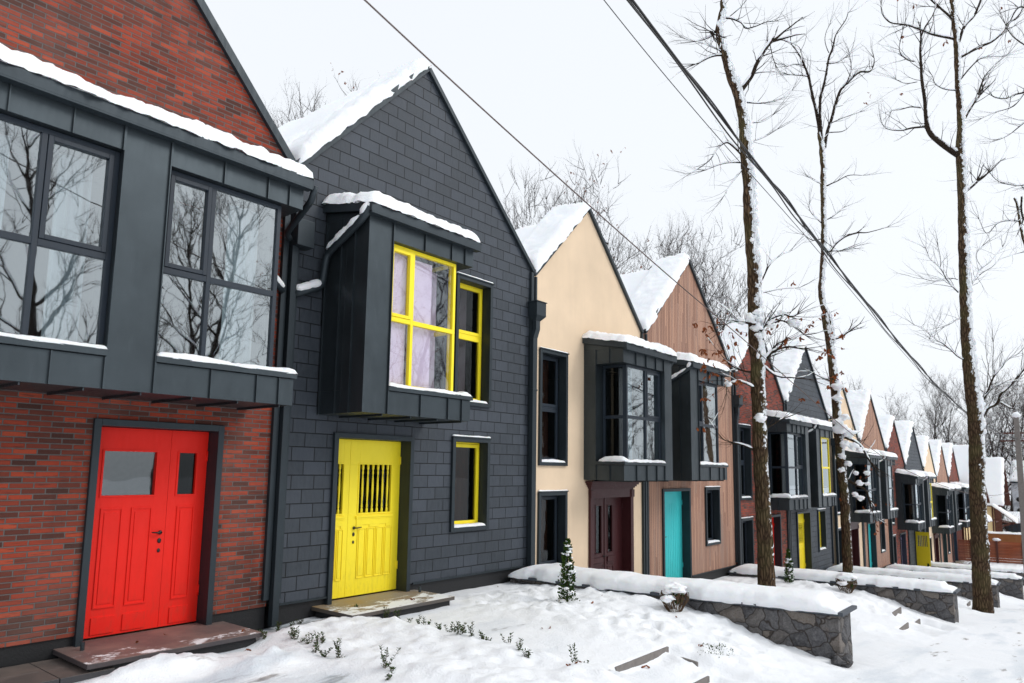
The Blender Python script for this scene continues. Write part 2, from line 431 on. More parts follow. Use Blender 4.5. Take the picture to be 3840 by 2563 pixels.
M = dict(
 brick=mat_brick(), slate=mat_slate(), wood=mat_wood(), stucco=mat_stucco('cream render', (232,208,179)),
 zinc=mat_zinc(), trim=mat_zinc('dark trim metal', (48,57,63), 0.2, 0.5, 0.45), roofmetal=mat_zinc('roof sheet metal', (54,63,69), 0.2, 0.48, 0.5),
 anth=mat_paint('anthracite window paint', (38,47,57), 0.4), yel=mat_paint('yellow paint', (255,232,46), 0.4, 0.0008, 0.03),
 red=mat_paint('red door paint', (236,28,10), 0.55, 0.001, 0.06), maroon=mat_paint('maroon door paint', (66,30,33), 0.4), teal=mat_paint('turquoise door paint', (64,202,205), 0.45, 0.001, 0.04),
 violet=mat_paint('violet door paint', (186,160,214)), olive=mat_paint('mustard door paint', (214,190,30)), mint=mat_paint('mint door paint', (150,196,172)), blue=mat_paint('blue door paint', (70,150,210)),
 black=mat_simple('black hardware', (14,14,15), 0.35, var=0.1, bump=0.0), glass=mat_glass(), sglass=mat_glass('softly reflecting glass', 1.55, 0.9, 0.10, (0.93,0.92,0.95,1)), dglass=mat_glass('plain dark glass', 1.45, 0.8, 0.0, (0.5,0.5,0.5,1)), snow=mat_snow(), ground=mat_ground(),
 bark=mat_bark(), twig=mat_bark('twig bark', ((46,38,32), (92,78,66), (78,68,56)), True, 3.0, -0.40), farbark=mat_bark('distant bark', ((48,40,38), (82,70,64), (70,60,54)), True, 2.0, -0.45),
 stone=mat_stone(), cap=mat_granite('wall coping stone', (72,78,86), (52,58,66)),
 step1=mat_granite('brown granite step', (120,104,100), (92,78,76), (134,112,104), 0.22), step2=mat_granite('grey granite step', (160,152,140), (120,110,98), (150,126,92), 0.75),
 plinth=mat_simple('black plinth coating', (22,23,26), 0.6), paving=mat_granite('paving', (96,90,86), (74,70,68), (110,100,94), 0.2),
 conc=mat_simple('concrete', (128,122,118), 0.85), interior=mat_simple('interior plaster', (112,104,98), 0.9), floorb=mat_simple('timber floor', (96,66,46), 0.6),
 curtain=mat_simple('white curtain', (232,232,236), 0.9, 6, 0.06), lilac=mat_simple('lilac window film', (236,224,240), 0.8, 3, 0.06), brown_refl=mat_simple('brown reflection sheet', (168,118,96), 0.9, 6, 0.2), pink=mat_simple('pink wall panel', (226,150,150), 0.8, 3, 0.1),
 leaf=mat_leaf('dead oak leaf', (146,78,38), (98,54,32)), green=mat_leaf('boxwood leaf', (58,82,34), (30,44,24)), conif=mat_leaf('conifer foliage', (60,84,26), (30,48,18)),
 cable=mat_simple('black cable', (26,26,28), 0.5, var=0.1, bump=0), cable2=mat_simple('brown cable', (84,66,62), 0.6, var=0.1, bump=0),
 timber=mat_simple('dark brown boards', (84,40,28), 0.7), fence=mat_wood('fence boards', [(0, srgb(118,58,38)), (0.5, srgb(140,72,46)), (1, srgb(158,86,56))], 0.12, False),
 tan=mat_stucco('tan render', (140,92,58)), cream2=mat_stucco('pale yellow render', (240,216,168)), white=mat_stucco('white render', (214,216,222)),
 wicker=mat_simple('dry vines', (84,62,40), 0.85),
)
# ------------------------------------------------------------------ terrain
def street(X):
    if X < -30: return 1.35-(-X-30)*0.02
    if X < 50: return -1.65-0.1*X
    return -6.65-0.02*min(X-50, 120)
PX = [0.75, 11.70, 22.55, 33.55, 44.2, 55.2, 66.5]          # where each pair of houses starts
BB = [0.755, -0.235, -1.255, -2.18, -3.15, -4.0, -4.0]      # underside of the bays, pair by pair
WX = [11.05, 21.75, 31.8, 42.3, 53.2]                       # near face of each garden wall
WZ = [-2.05, -3.04, -3.98, -4.92, -5.77]                    # coping level
def wallx(k, Y): return WX[k]+0.55*(max(0.0, 9.0-Y)/6.0)**1.5
def level(k): return BB[k]-2.95
WEND = 3.1
def ground_h(X, Y):
    S = street(X)
    if Y < WEND-0.6: return S
    k = 0
    for i in range(5):
        if X > wallx(i, max(Y, WEND))+0.36: k = i+1
    L = level(min(k, 5))
    if Y > 9.05:
        if Y < 17.5: return L-0.35
        t = min(1, (Y-17.5)/4.0)
        return L*(1-t)+(-1.2-0.085*X if X < 60 else -6.3)*t
    t = (6.3-Y)/(6.3-2.7); t = max(0.0, min(1.0, t))
    t = 3*t*t-2*t**3
    h = L*(1-t)+S*t
    if k >= 1:
        # the bank is trodden into steps in the middle of each plot
        pass
    return h
STEPS = {0: [(4.58, 7.6, 9.0, 0.10), (3.90, 8.05, 8.75, 0.11)], 1: [(4.15, 20.1, 21.2, 0.10), (3.74, 20.4, 21.25, 0.10), (3.68, 18.3, 19.5, 0.10)], 2: [(3.86, 30.5, 31.4, 0.1)]}
def detail(X, Y):
    if Y < 2.2 or X < -4 or X > 75: 
        return 0.018*fbm(X*1.2, Y*1.6, 0, 3), (0.72 if 0.0 < Y < 2.4 else 0.45)
    lump = 0.026*fbm(X*1.1, Y*1.1, 1.0, 3)+0.017*fbm(X*3.9, Y*3.9, 2, 3)
    worn = 0.0
    u = X
    k = 0
    for i in range(5):
        if X > wallx(i, max(Y, WEND))+0.36: k = i+1
    u = X-(PX[k]-0.75) if k else X
    h = 0.0
    sm = lambda a, b, v: max(0.0, min(1.0, (v-a)/(b-a)))
    if Y > 2.7:
        # planted strip between the two hedge rows
        s = sm(5.0, 5.5, u)*sm(7.2, 6.85, u)*sm(8.9, 8.2, Y)*sm(2.8, 4.2, Y)
        h += s*(0.13+0.03*max(0, fbm(X*6, Y*6, 12, 3))+lump*1.9+0.014*fbm(X*8, Y*8, 3, 3))
        # path to the even house door
        p = sm(6.9, 7.25, u)*sm(8.75, 8.35, u)*sm(3.0, 3.5, Y)
        # bed in front of the garden wall
        b = sm(8.35, 8.9, u+0.15*fbm(X, Y*1.5, 9))*sm(8.9, 7.8, Y)*sm(2.6, 4.2, Y)
        clod = max(0, fbm(X*5.5, Y*5.5, 8, 3))
        h += b*(0.05+0.05*clod+lump*1.6+0.06*max(0, fbm(X*2.2, Y*2.2, 4, 2))+0.022*fbm(X*7, Y*7, 3, 3))
        # red door path
        q = sm(5.3, 4.9, u)*sm(3.0, 4.0, Y)
        worn = max(p*0.55, q*0.85, sm(7.9, 8.3, Y)*sm(6.9, 6.3, u)*1.15)
        h += lump*0.4
        if Y > 8.0: h -= 0.05*sm(8.0, 8.6, Y)*sm(6.4, 6.0, u)
    e = sm(3.4, 2.6, Y)
    worn = max(worn, 0.72*e)
    if k == 0 and u < 5.2:
        # cleared heap of snow beside the red step
        d = math.hypot((X-3.75)/0.75, (Y-7.72)/0.30)
        h += 0.20*math.exp(-d*d*1.3)*(1+0.5*fbm(X*4, Y*4, 3))
        d = math.hypot((X-4.75)/0.6, (Y-7.25)/0.35)
        h += 0.13*math.exp(-d*d*1.3)*(1+0.6*fbm(X*5, Y*5, 3))
    # steps of the garden path, each a short drop toward the road
    if k <= 2:
        for (ya, xa, xb, dz) in STEPS[k]:
            h -= dz*sm(ya+0.01, ya-0.03, Y)*sm(2.9, 3.3, Y)*sm(xa-0.12, xa, X)*sm(xb+0.12, xb, X)
    # footprints in the bank
    for (fx, fy) in ((9.2,5.6),(9.6,5.1),(9.9,5.5),(10.3,5.0),(9.1,4.9),(10.0,4.4),(9.7,6.2),(10.2,3.9),(10.6,4.5),(9.4,6.9),(9.9,7.3),(9.0,7.7),(9.5,8.0)):
        d2 = ((X-fx)/0.13)**2+((Y-fy)/0.10)**2
        if d2 < 6: h += -0.07*math.exp(-d2)+0.03*math.exp(-(d2-2.2)**2)
    return h, worn
def total_h(X, Y):
    return ground_h(X, Y)+detail(X, Y)[0]

def axis(segs):
    out = []
    for a, b, st in segs:
        n = max(1, int(round((b-a)/st)))
        out += [a+(b-a)*i/n for i in range(n)]
    out.append(segs[-1][1]); return out
xs = axis([(-400,-60,40), (-60,-6,3), (-6,1.5,0.35), (1.5,12.8,0.05), (12.8,24,0.11), (24,36,0.2), (36,60,0.4), (60,110,2), (110,500,30)])
ys = axis([(-400,-40,40), (-40,-2,2), (-2,1.8,0.3), (1.8,9.1,0.055), (9.1,17,1.5), (17,40,3), (40,400,40)])
gv = []; gw = []
for X in xs:
    for Y in ys:
        d, w = detail(X, Y) if (-30 < X < 90 and -30 < Y < 9.05) else (0, 0.2)
        gv.append((X, Y, ground_h(X, Y)+d)); gw.append(w)
ny = len(ys); gf = []
for i in range(len(xs)-1):
    for j in range(ny-1):
        a = i*ny+j; gf.append((a, a+ny, a+ny+1, a+1))
me = bpy.data.meshes.new('snow_covered_ground'); me.from_pydata(gv, [], gf); me.materials.append(M['ground'])
at = me.attributes.new('worn', 'FLOAT', 'POINT'); at.data.foreach_set('value', gw)
me.polygons.foreach_set('use_smooth', [True]*len(me.polygons)); me.update()
go = bpy.data.objects.new('ground', me); col.objects.link(go)
tag(go, 'uneven white snow over the gardens and the road in front of the houses', 'ground', kind='structure')
# bare paving along the foot of the brick house
mb = MB()
for i in range(9):
    for j in range(2):
        mb.box(-1.2+i*0.52, -1.2+i*0.52+0.512, 8.12+j*0.43, 8.12+j*0.43+0.422, -2.24, -2.135)
pv = mb.build('paving', M['paving'], bevel=0.004); tag(pv, 'bare grey brown paving slabs along the foot of the brick house', 'paving', kind='structure')

# ------------------------------------------------------------------ house parts
C0 = 2.95                       # local height of the bay underside above the house base
def wall_mesh(w, depth, eL, px, pz, eR, holes, zb=0.26):
    mb = MB(); top = min(eL, eR)+C0
    X = sorted(set([0, w, px]+[v for h in holes for v in h[:2]])); Z = sorted(v for v in set([zb, top]+[v for h in holes for v in h[2:]]) if v >= zb)
    for i in range(len(X)-1):
        for j in range(len(Z)-1):
            cx = (X[i]+X[i+1])/2; cz = (Z[j]+Z[j+1])/2
            if any(h[0] < cx < h[1] and h[2] < cz < h[3] for h in holes): continue
            mb.quad((X[i],0,Z[j]), (X[i+1],0,Z[j]), (X[i+1],0,Z[j+1]), (X[i],0,Z[j+1]))
    pts = [(0,0,top), (w,0,top), (w,0,eR+C0), (px,0,pz+C0), (0,0,eL+C0)]
    pts = [p for i, p in enumerate(pts) if i == 0 or (Vector(p)-Vector(pts[i-1])).length > 1e-4]
    mb.poly(pts)
    for x, e in ((0, eL), (w, eR)):
        mb.quad((x,0,zb), (x,depth,zb), (x,depth,e+C0), (x,0,e+C0))
    mb.poly([(0,depth,zb), (w,depth,zb), (w,depth,eR+C0), (px,depth,pz+C0), (0,depth,eL+C0)])
    return mb

def frame_box(mb, xa, xb, za, zb, fw, y0, y1):
    mb.box(xa, xa+fw, y0, y1, za, zb); mb.box(xb-fw, xb, y0, y1, za, zb)
    mb.box(xa+fw, xb-fw, y0, y1, zb-fw, zb); mb.box(xa+fw, xb-fw, y0, y1, za, za+fw)

def wall_window(root, xa, xb, za, zb, color, rail=None, snow=True, seed=0):
    """metal lined box set through the wall, sash at its back"""
    mb = MB(); fw = 0.075
    frame_box(mb, xa, xb, za, zb, fw, -0.05, 0.16)
    mb.box(xa-0.015, xb+0.015, -0.07, -0.05, zb-0.005, zb+0.02)
    o = mb.build('window', M['trim'], root, bevel=0.004)
    xa += fw; xb -= fw; za += fw; zb -= fw
    mb = MB(); sw = 0.062
    mb.cm = 0
    frame_box(mb, xa, xb, za, zb, 0.03, 0.17, 0.24)
    zs = [za+0.03, zb-0.03] if rail is None else [za+0.03, rail, zb-0.03]
    for i in range(len(zs)-1):
        frame_box(mb, xa+0.034, xb-0.034, zs[i]+(0.004 if i == 0 else 0.025), zs[i+1]-(0.004 if i == len(zs)-2 else 0.025), sw, 0.155, 0.23)
    if rail: mb.box(xa+0.03, xb-0.03, 0.165, 0.235, rail-0.025, rail+0.025)
    mb.build('window_frame', M[color], o, bevel=0.004)
    mb = MB()
    for i in range(len(zs)-1):
        a = zs[i]+0.06; b = zs[i+1]-0.06
        mb.box(xa+0.09, xb-0.09, 0.19, 0.198, a, b)
    mb.build('pane', M['dglass'], o)
    if snow:
        mb = MB(); mb.snow((xa+0.01, -0.045, za-0.002), (xb-xa-0.02, 0, 0), (0, 0.19, 0), 0.05, seed, 0.0, 0.03)
        mb.build('snow', M['snow'], o, True)
        mb = MB(); mb.snow((xa-fw, -0.06, zb+fw+0.02), (xb-xa+2*fw, 0, 0), (0, 0.06, 0), 0.025, seed+3, 0.0, 0.03)
        mb.build('snow', M['snow'], o, True)
    return o

def bay(root, a, b, piers, wins, color, seed, dpt=1.05, pane='glass'):
    """standing-seam clad oriel: underside at C0, sloped snowy roof"""
    y0 = -dpt; Z = lambda v: C0+v
    o_mb = MB(); mb = o_mb
    # full height piers and solid cheeks
    for (pa, pb) in piers: mb.box(pa, pb, y0, y0+0.5, Z(0), Z(2.93))
    L = any(abs(p[0]-a) < 1e-6 for p in piers); Rr = any(abs(p[1]-b) < 1e-6 for p in piers)
    segs = []; x = a
    for (pa, pb) in sorted(piers)+[(b, b)]:
        if pa > x: segs.append((x, pa))
        x = pb
    for (sa, sb) in segs:
        mb.box(sa, sb, y0, -0.001, Z(0.0), Z(0.34)); mb.box(sa, sb, y0, -0.001, Z(2.61), Z(2.93))
    for (pa, pb) in piers:                          # floor and head behind the piers
        mb.box(pa, pb, y0+0.5, -0.001, Z(0.0), Z(0.34)); mb.box(pa, pb, y0+0.5, -0.001, Z(2.61), Z(2.93))
        if abs(pa-a) < 1e-6: mb.box(a, a+0.08, y0+0.5, -0.001, Z(0.34), Z(2.61))
        if abs(pb-b) < 1e-6: mb.box(b-0.08, b, y0+0.5, -0.001, Z(0.34), Z(2.61))
    if not L: mb.box(a, a+0.36, -0.33, -0.001, Z(0.34), Z(2.61))
    if not Rr: mb.box(b-0.36, b, -0.33, -0.001, Z(0.34), Z(2.61))
    # sloping cheeks over the head
    for x in (a, b-0.04):
        mb.prism([(x,y0,Z(2.93)), (x,-0.001,Z(2.93)), (x,-0.001,Z(3.20)), (x,y0,Z(2.98))], (0.04,0,0))
    # sill cappings
    for (sa, sb) in segs:
        ea = sa-0.03 if abs(sa-a) < 1e-6 else sa+0.003; eb = sb+0.03 if abs(sb-b) < 1e-6 else sb-0.003
        mb.box(ea, eb, y0-0.035, y0+0.34, Z(0.345), Z(0.415))
        if not L and abs(sa-a) < 1e-6: mb.box(ea, sa+0.36, y0+0.34, -0.33, Z(0.345), Z(0.415))
        if not Rr and abs(sb-b) < 1e-6: mb.box(sb-0.36, eb, y0+0.34, -0.33, Z(0.345), Z(0.415))
    o = mb.build('bay', M['zinc'], root, bevel=0.004)
    # seams
    mb = MB(); s = 0.012
    for (sa, sb) in segs:
        n = max(2, int(round((sb-sa)/0.52))); 
        xs_ = [sa+0.012]+[sa+(sb-sa)*i/n+(0.06 if i else 0) for i in range(1, n)]+[sb-0.012]
        if abs(sa-a) < 1e-6: xs_ = xs_[1:]
        if abs(sb-b) < 1e-6: xs_ = xs_[:-1]; xs_.append(sb-0.22)
        for x in xs_:
            mb.box(x-s/2, x+s/2, y0-0.028, y0, Z(0.0), Z(0.335)); mb.box(x-s/2, x+s/2, y0-0.028, y0, Z(2.60), Z(2.91))
    for (pa, pb) in piers:
        for x in (pa, pb):
            if a+0.01 < x < b-0.01: mb.box(x-s/2, x+s/2, y0-0.028, y0, Z(0.0), Z(2.91))
    for x, sgn in ((a, -1), (b, 1)):
        solid = L if sgn < 0 else Rr
        for y in ([y0+0.3, y0+0.62, -0.06] if solid else [-0.33]):
            mb.box(x, x+sgn*0.026, y-s/2, y+s/2, Z(0), Z(2.95))
        if not solid:
            for y in (y0+0.36,):
                mb.box(x, x+sgn*0.026, y-s/2, y+s/2, Z(0), Z(0.335)); mb.box(x, x+sgn*0.026, y-s/2, y+s/2, Z(2.61), Z(2.95))
    n = max(3, int((b-a)/0.5))
    for i in range(n):
        x = a+(b-a)*(i+0.7)/n
        mb.box(x-0.007, x+0.007, y0+0.03, -0.03, Z(-0.03), Z(-0.001))
    mb.build('seams', M['zinc'], o)
    # roof plate, fascia / gutter
    mb = MB()
    mb.prism([(a-0.05,y0-0.10,Z(2.96)), (a-0.05,-0.002,Z(3.21)), (a-0.05,-0.002,Z(3.25)), (a-0.05,y0-0.10,Z(3.03))], (b-a+0.10,0,0))
    mb.box(a-0.06, b+0.06, y0-0.12, y0-0.09, Z(2.90), Z(3.035))
    mb.box(a-0.06, b+0.06, y0-0.12, y0-0.001, Z(2.88), Z(2.902))
    for x in (a-0.07, b+0.05):
        mb.prism([(x,y0-0.12,Z(2.90)), (x,-0.003,Z(3.12)), (x,-0.003,Z(3.26)), (x,y0-0.12,Z(3.04))], (0.02,0,0))
    mb.build('bay_roof', M['roofmetal'], o, bevel=0.004)
    mb = MB(); mb.snow((a-0.07, y0-0.13, Z(3.045)), (b-a+0.14, 0, 0), (0, dpt+0.12, 0.22), 0.17, seed, 0.02, 0.045, 0.28, 0.03)
    mb.build('snow', M['snow'], o, True)
    for (sa, sb) in segs:
        mb = MB(); mb.snow((sa+0.02, y0-0.03, Z(0.416)), (sb-sa-0.02, 0, 0), (0, 0.16, 0), 0.055, seed+sa, 0.01, 0.04, 0.6, 0.012)
        if not L and abs(sa-a) < 1e-6:
            mb.snow((sa-0.03, y0-0.03, Z(0.416)), (0, 0.7, 0), (0.24, 0, 0), 0.13, seed+2, 0.0, 0.05, 0.6, 0.012)
        if not Rr and abs(sb-b) < 1e-6:
            mb.snow((sb-0.2, y0-0.03, Z(0.416)), (0.23, 0, 0), (0, 0.7, 0), 0.07, seed+4, 0.0, 0.05, 0.6, 0.01)
        mb.build('snow', M['snow'], o, True)
    # glazing
    for w in wins:
        xa, xb, cL, cR, mull, rail, tops = w
        y = y0+0.09; f = 0.055; d = 0.07
        fr = MB(); gl = MB(); gs = MB(); zb_, zt = Z(0.416), Z(2.605)
        frame_box(fr, xa, xb, zb_, zt, f, y, y+d)
        for m_ in mull: fr.box(m_-f/2, m_+f/2, y-0.004, y+d, zb_+f, zt-f)
        cuts = [xa+f]+[v for m_ in mull for v in (m_-f/2, m_+f/2)]+[xb-f]
        for i in range(0, len(cuts), 2):
            fr.box(cuts[i], cuts[i+1], y-0.002, y+d, rail-0.035, rail+0.035)
            gl.box(cuts[i]-0.01, cuts[i+1]+0.01, y+0.03, y+0.038, zb_+f, rail-0.035); gl.box(cuts[i]-0.01, cuts[i+1]+0.01, y+0.03, y+0.038, rail+0.035, zt-f)
            if (i//2) in tops: frame_box(fr, cuts[i]+0.004, cuts[i+1]-0.004, rail+0.039, zt-f-0.004, 0.05, y-0.014, y+d-0.01)
        for side, c in ((-1, cL), (1, cR)):
            if not c: continue
            x = xa if side < 0 else xb-d
            fr.box(x-0.003, x+d+0.003, y+d, -0.335, zt-f, zt); fr.box(x-0.003, x+d+0.003, y+d, -0.335, zb_, zb_+f)
            fr.box(x-0.003, x+d+0.003, -0.335-f, -0.335, zb_+f, zt-f); fr.box(x-0.003, x+d+0.003, y+d, y+d+f*0.6, zb_+f, zt-f)
            fr.box(x-0.001, x+d, y+d+f*0.6, -0.335-f, rail-0.035, rail+0.035)
            gs.box(x+0.03, x+0.038, y+d+0.02, -0.335-f+0.01, zb_+f, rail-0.035); gs.box(x+0.03, x+0.038, y+d+0.02, -0.335-f+0.01, rail+0.035, zt-f)
        fr.build('window_frame', M[color], o, bevel=0.004); gl.build('pane', M[pane], o)
        if gs.v: gs.build('pane', M['dglass'], o)
    return o

def handle_set(door, x, z, y, sgn=1):
    mb = MB()
    mb.blob((x, y-0.012, z), 0.026, 1, 0, 1, 0.5, 1)
    mb.tube([(x, y, z), (x, y-0.05, z), (x+sgn*0.03, y-0.055, z), (x+sgn*0.12, y-0.05, z+0.008)], [0.011, 0.010, 0.011, 0.007], 8)
    mb.build('handle', M['black'], door, True)
    for dz, h in ((-0.10, 0.032), (-0.22, 0.026)):
        mb = MB(); mb.blob((x, y-0.004, z+dz), h, 2, 0, 0.75, 0.3, 1, 12, 8); mb.build('lock_plate', M['black'], door, True)

def panel(mb, xa, xb, za, zb, y):
    """raised mouldings round a sunk field"""
    f = 0.018
    frame_box(mb, xa, xb, za, zb, f, y-0.014, y)
    mb.box(xa+0.045, xb-0.045, y-0.010, y, za+0.05, zb-0.05)

def glazed_leaf(mb, gl, xa, xb, zb, zt, y, glass, th=0.06):
    X = sorted(set([xa, xb]+[v for g in glass for v in g[:2]])); Z = sorted(set([zb, zt]+[v for g in glass for v in g[2:]]))
    for i in range(len(X)-1):
        for j in range(len(Z)-1):
            cx = (X[i]+X[i+1])/2; cz = (Z[j]+Z[j+1])/2
            if any(g[0] < cx < g[1] and g[2] < cz < g[3] for g in glass): continue
            mb.box(X[i], X[i+1], y, y+th, Z[j], Z[j+1])
    for g in glass:
        frame_box(mb, g[0]-0.022, g[1]+0.022, g[2]-0.022, g[3]+0.022, 0.022, y-0.012, y)
        gl.box(g[0]-0.01, g[1]+0.01, y+0.03, y+0.038, g[2]-0.01, g[3]+0.01)

def door(root, kind, fa, fb, color, mirror=False, seed=0, y=0.20, note=None, openleaf=False):
    """fa..fb outer edges of the metal surround; y depth of the leaf"""
    Z = lambda v: C0+v
    top = -0.25; fw = 0.08
    mb = MB()
    if kind == 'maroon':
        mb.box(fa, fa+0.13, -0.06, 0.22, Z(-2.83), Z(-0.42)); mb.box(fb-0.13, fb, -0.06, 0.22, Z(-2.83), Z(-0.42))
        mb.box(fa, fb, -0.06, 0.22, Z(-0.42), Z(-0.20))
        for i, (p, z0_, z1_) in enumerate(((0.03,-0.20,-0.165), (0.06,-0.165,-0.12), (0.10,-0.12,-0.075), (0.14,-0.075,-0.03))):
            mb.box(fa-p, fb+p, -0.06-p, 0.02, Z(z0_), Z(z1_))
        mb.box(fa-0.01, fa+0.14, -0.085, -0.06, Z(-0.42), Z(-0.24)); mb.box(fb-0.14, fb+0.01, -0.085, -0.06, Z(-0.42), Z(-0.24))
        sur = mb.build('door_surround', M[color], root, bevel=0.005)
        ia, ib, zt = fa+0.13, fb-0.13, Z(-0.42)
    else:
        mb.box(fa, fa+fw, -0.05, 0.26, Z(-2.83), Z(top)); mb.box(fb-fw, fb, -0.05, 0.26, Z(-2.83), Z(top))
        mb.box(fa+fw, fb-fw, -0.05, 0.26, Z(top-fw), Z(top))
        sur = mb.build('door_surround', M['trim'], root, bevel=0.004)
        ia, ib, zt = fa+fw, fb-fw, Z(top-fw)
    zb_ = Z(-2.78)
    W = ib-ia; u = lambda t: ia+W*t if not mirror else ib-W*t
    leaf = MB(); gl = MB(); g2v = None
    H = lambda v: Z(v)
    if kind in ('red', 'redfar'):
        sp = u(0.655)
        g1 = (u(0.105), u(0.535), H(-1.15), H(-0.62)); g2 = (u(0.735), u(0.895), H(-1.15), H(-0.62))
        g1 = (min(g1[:2]), max(g1[:2]))+g1[2:]; g2 = (min(g2[:2]), max(g2[:2]))+g2[2:]
        a, b = sorted((u(0), sp)); glazed_leaf(leaf, gl, a+0.004, b-0.002, zb_, zt-0.006, y, [g1])
        a, b = sorted((sp, u(1))); g2v = MB(); glazed_leaf(leaf, g2v, a+0.002, b-0.004, zb_, zt-0.006, y, [g2])
        for s0, s1 in ((0.11,0.285), (0.355,0.53), (0.745,0.905)):
            a, b = sorted((u(s0), u(s1))); panel(leaf, a, b, H(-2.46), H(-1.30), y)
            leaf.box(a-0.005, b+0.005, y-0.014, y, H(-2.75), H(-2.56))
        for s0 in (0.09, 0.56, 0.93): leaf.box(u(s0)-0.002, u(s0)+0.002, y-0.0015, y, H(-0.60), H(-0.40))
        hx = u(0.61); hs = -1 if not mirror else 1
    elif kind in ('yellow', 'yellowfar'):
        sp = u(0.285)
        g1 = (u(0.045), u(0.20), H(-1.50), H(-0.73)); g2 = (u(0.415), u(0.865), H(-1.50), H(-0.73))
        g1 = (min(g1[:2]), max(g1[:2]))+g1[2:]; g2 = (min(g2[:2]), max(g2[:2]))+g2[2:]
        a, b = sorted((u(0), sp)); glazed_leaf(leaf, gl, a+0.004, b-0.002, zb_, zt-0.006, y, [g1])
        a, b = sorted((sp, u(1))); glazed_leaf(leaf, gl, a+0.002, b-0.004, zb_, zt-0.006, y, [g2])
        for (ga, gb, n) in ((g1[0], g1[1], 2), (g2[0], g2[1], 6)):
            st = (gb-ga)/(n+0.4)
            for i in range(n):
                x = ga+st*(i+0.7)
                zz = [H(-1.5), H(-1.44), H(-1.42), H(-1.40), H(-1.33), H(-1.30), H(-1.12), H(-0.95), H(-0.90), H(-0.86), H(-0.82), H(-0.80), H(-0.73)]
                rr = [.028,.026,.012,.022,.014,.018,.026,.018,.012,.022,.013,.026,.028]
                bl = MB(); bl.tube([(x, y+0.005, z_) for z_ in zz], [r_*0.8 for r_ in rr], 8)
                bl_list.append((bl, x))
            leaf.box(ga-0.05, gb+0.05, y-0.03, y, H(-1.575), H(-1.545)); leaf.box(ga-0.035, gb+0.035, y-0.018, y, H(-1.60), H(-1.575))
            leaf.box(ga-0.03, gb+0.03, y-0.012, y, H(-1.69), H(-1.60))
            for t0, t1, z0_ in ((0, .16, -1.73), (.36, .64, -1.73), (.84, 1, -1.73)):
                leaf.box(ga-0.03+(gb-ga+0.06)*t0, ga-0.03+(gb-ga+0.06)*t1, y-0.012, y, H(z0_), H(-1.69))
        for n, s0, s1 in ((2, 0.05, 0.235), (4, 0.41, 0.905)):
            for i in range(n):
                a = u(s0+(s1-s0)*i/n+0.006); b = u(s0+(s1-s0)*(i+1)/n-0.006); a, b = sorted((a, b))
                frame_box(leaf, a, b, H(-2.52), H(-1.74), 0.014, y-0.013, y)
                leaf.box(a+0.03, b-0.03, y-0.012, y, H(-2.48), H(-1.76))
        hx = u(0.365); hs = 1
    elif kind == 'maroon':
        sp = u(0.50)
        gs = [(u(.05), u(.21), H(-1.72), H(-0.62)), (u(.29), u(.43), H(-1.72), H(-0.62)), (u(.60), u(.72), H(-1.72), H(-0.62))]
        glazed_leaf(leaf, gl, ia+0.004, ib-0.004, zb_, zt-0.006, y, gs)
        leaf.box(sp+0.01, sp+0.014, y-0.016, y, zb_, zt-0.01)
        for s0, s1 in ((.03, .46), (.58, .74)):
            leaf.box(u(s0), u(s1), y-0.03, y, H(-1.94), H(-1.82)); leaf.box(u(s0), u(s1), y-0.02, y, H(-1.99), H(-1.96))
        for s0, s1 in ((.04, .22), (.27, .45), (.58, .74)):
            frame_box(leaf, u(s0), u(s1), H(-2.62), H(-2.04), 0.02, y-0.014, y)
            cx = (u(s0)+u(s1))/2; hw = (u(s1)-u(s0))/2-0.035
            n = len(leaf.v); leaf.v += [(cx-hw,y-0.002,H(-2.26)), (cx+hw,y-0.002,H(-2.26)), (cx+hw,y-0.002,H(-2.10)), (cx-hw,y-0.002,H(-2.10)), (cx,y-0.035,H(-2.18))]
            for q in ((0,1,4), (1,2,4), (2,3,4), (3,0,4)): leaf.face(*[n+i for i in q])
        hx = u(0.48); hs = 1
    else:
        glazed_leaf(leaf, gl, ia+0.004, ib-0.004, zb_, zt-0.006, y, [] if kind == 'teal' else [(u(.3), u(.6), H(-1.3), H(-0.7))])
        sp = u(0.17)
        leaf.box(sp-0.002, sp+0.002, y-0.002, y, zb_, zt)
        for i in range(9):
            t = i/8; x = u(0.30+0.56*t); zt_ = H(-0.66-0.20*(2*abs(t-0.5))**2)
            leaf.box(x-0.004, x+0.004, y-0.006, y, zb_+0.02, zt_)
        for i in range(7):
            z_ = H(-0.85-i*0.31); leaf.box(ia-0.02, ia+0.035, y-0.02, y+0.01, z_-0.014, z_+0.014)
        hx = u(0.24); hs = 1
    if openleaf:
        pass
    d = leaf.build('door', M[color], sur, bevel=0.003)
    if gl.v:
        gl.build('pane', M['sglass' if kind == 'red' else 'dglass'], sur)
        if g2v: g2v.build('pane', M['dglass'], sur)
    for bl, x in bl_list:
        bl.build('baluster', M[color], sur, True)
    bl_list.clear()
    handle_set(sur, hx, H({'red':-1.62,'redfar':-1.62,'yellow':-1.73,'yellowfar':-1.73,'maroon':-1.80}.get(kind,-1.55)), y-0.002, hs)
    # hinges
    mb = MB()
    for z_ in (-0.72, -2.45):
        mb.tube([(ib-0.012, y-0.012, H(z_)), (ib-0.012, y-0.012, H(z_+0.13))], 0.011, 8)
    mb.build('hinge', M[color], sur, True)
    if note:
        mb = MB(); mb.box(u(.1), u(.45), y-0.006, y-0.002, H(-1.9), H(-0.8)); mb.build('notice', M['curtain'], sur)
    return sur
bl_list = []

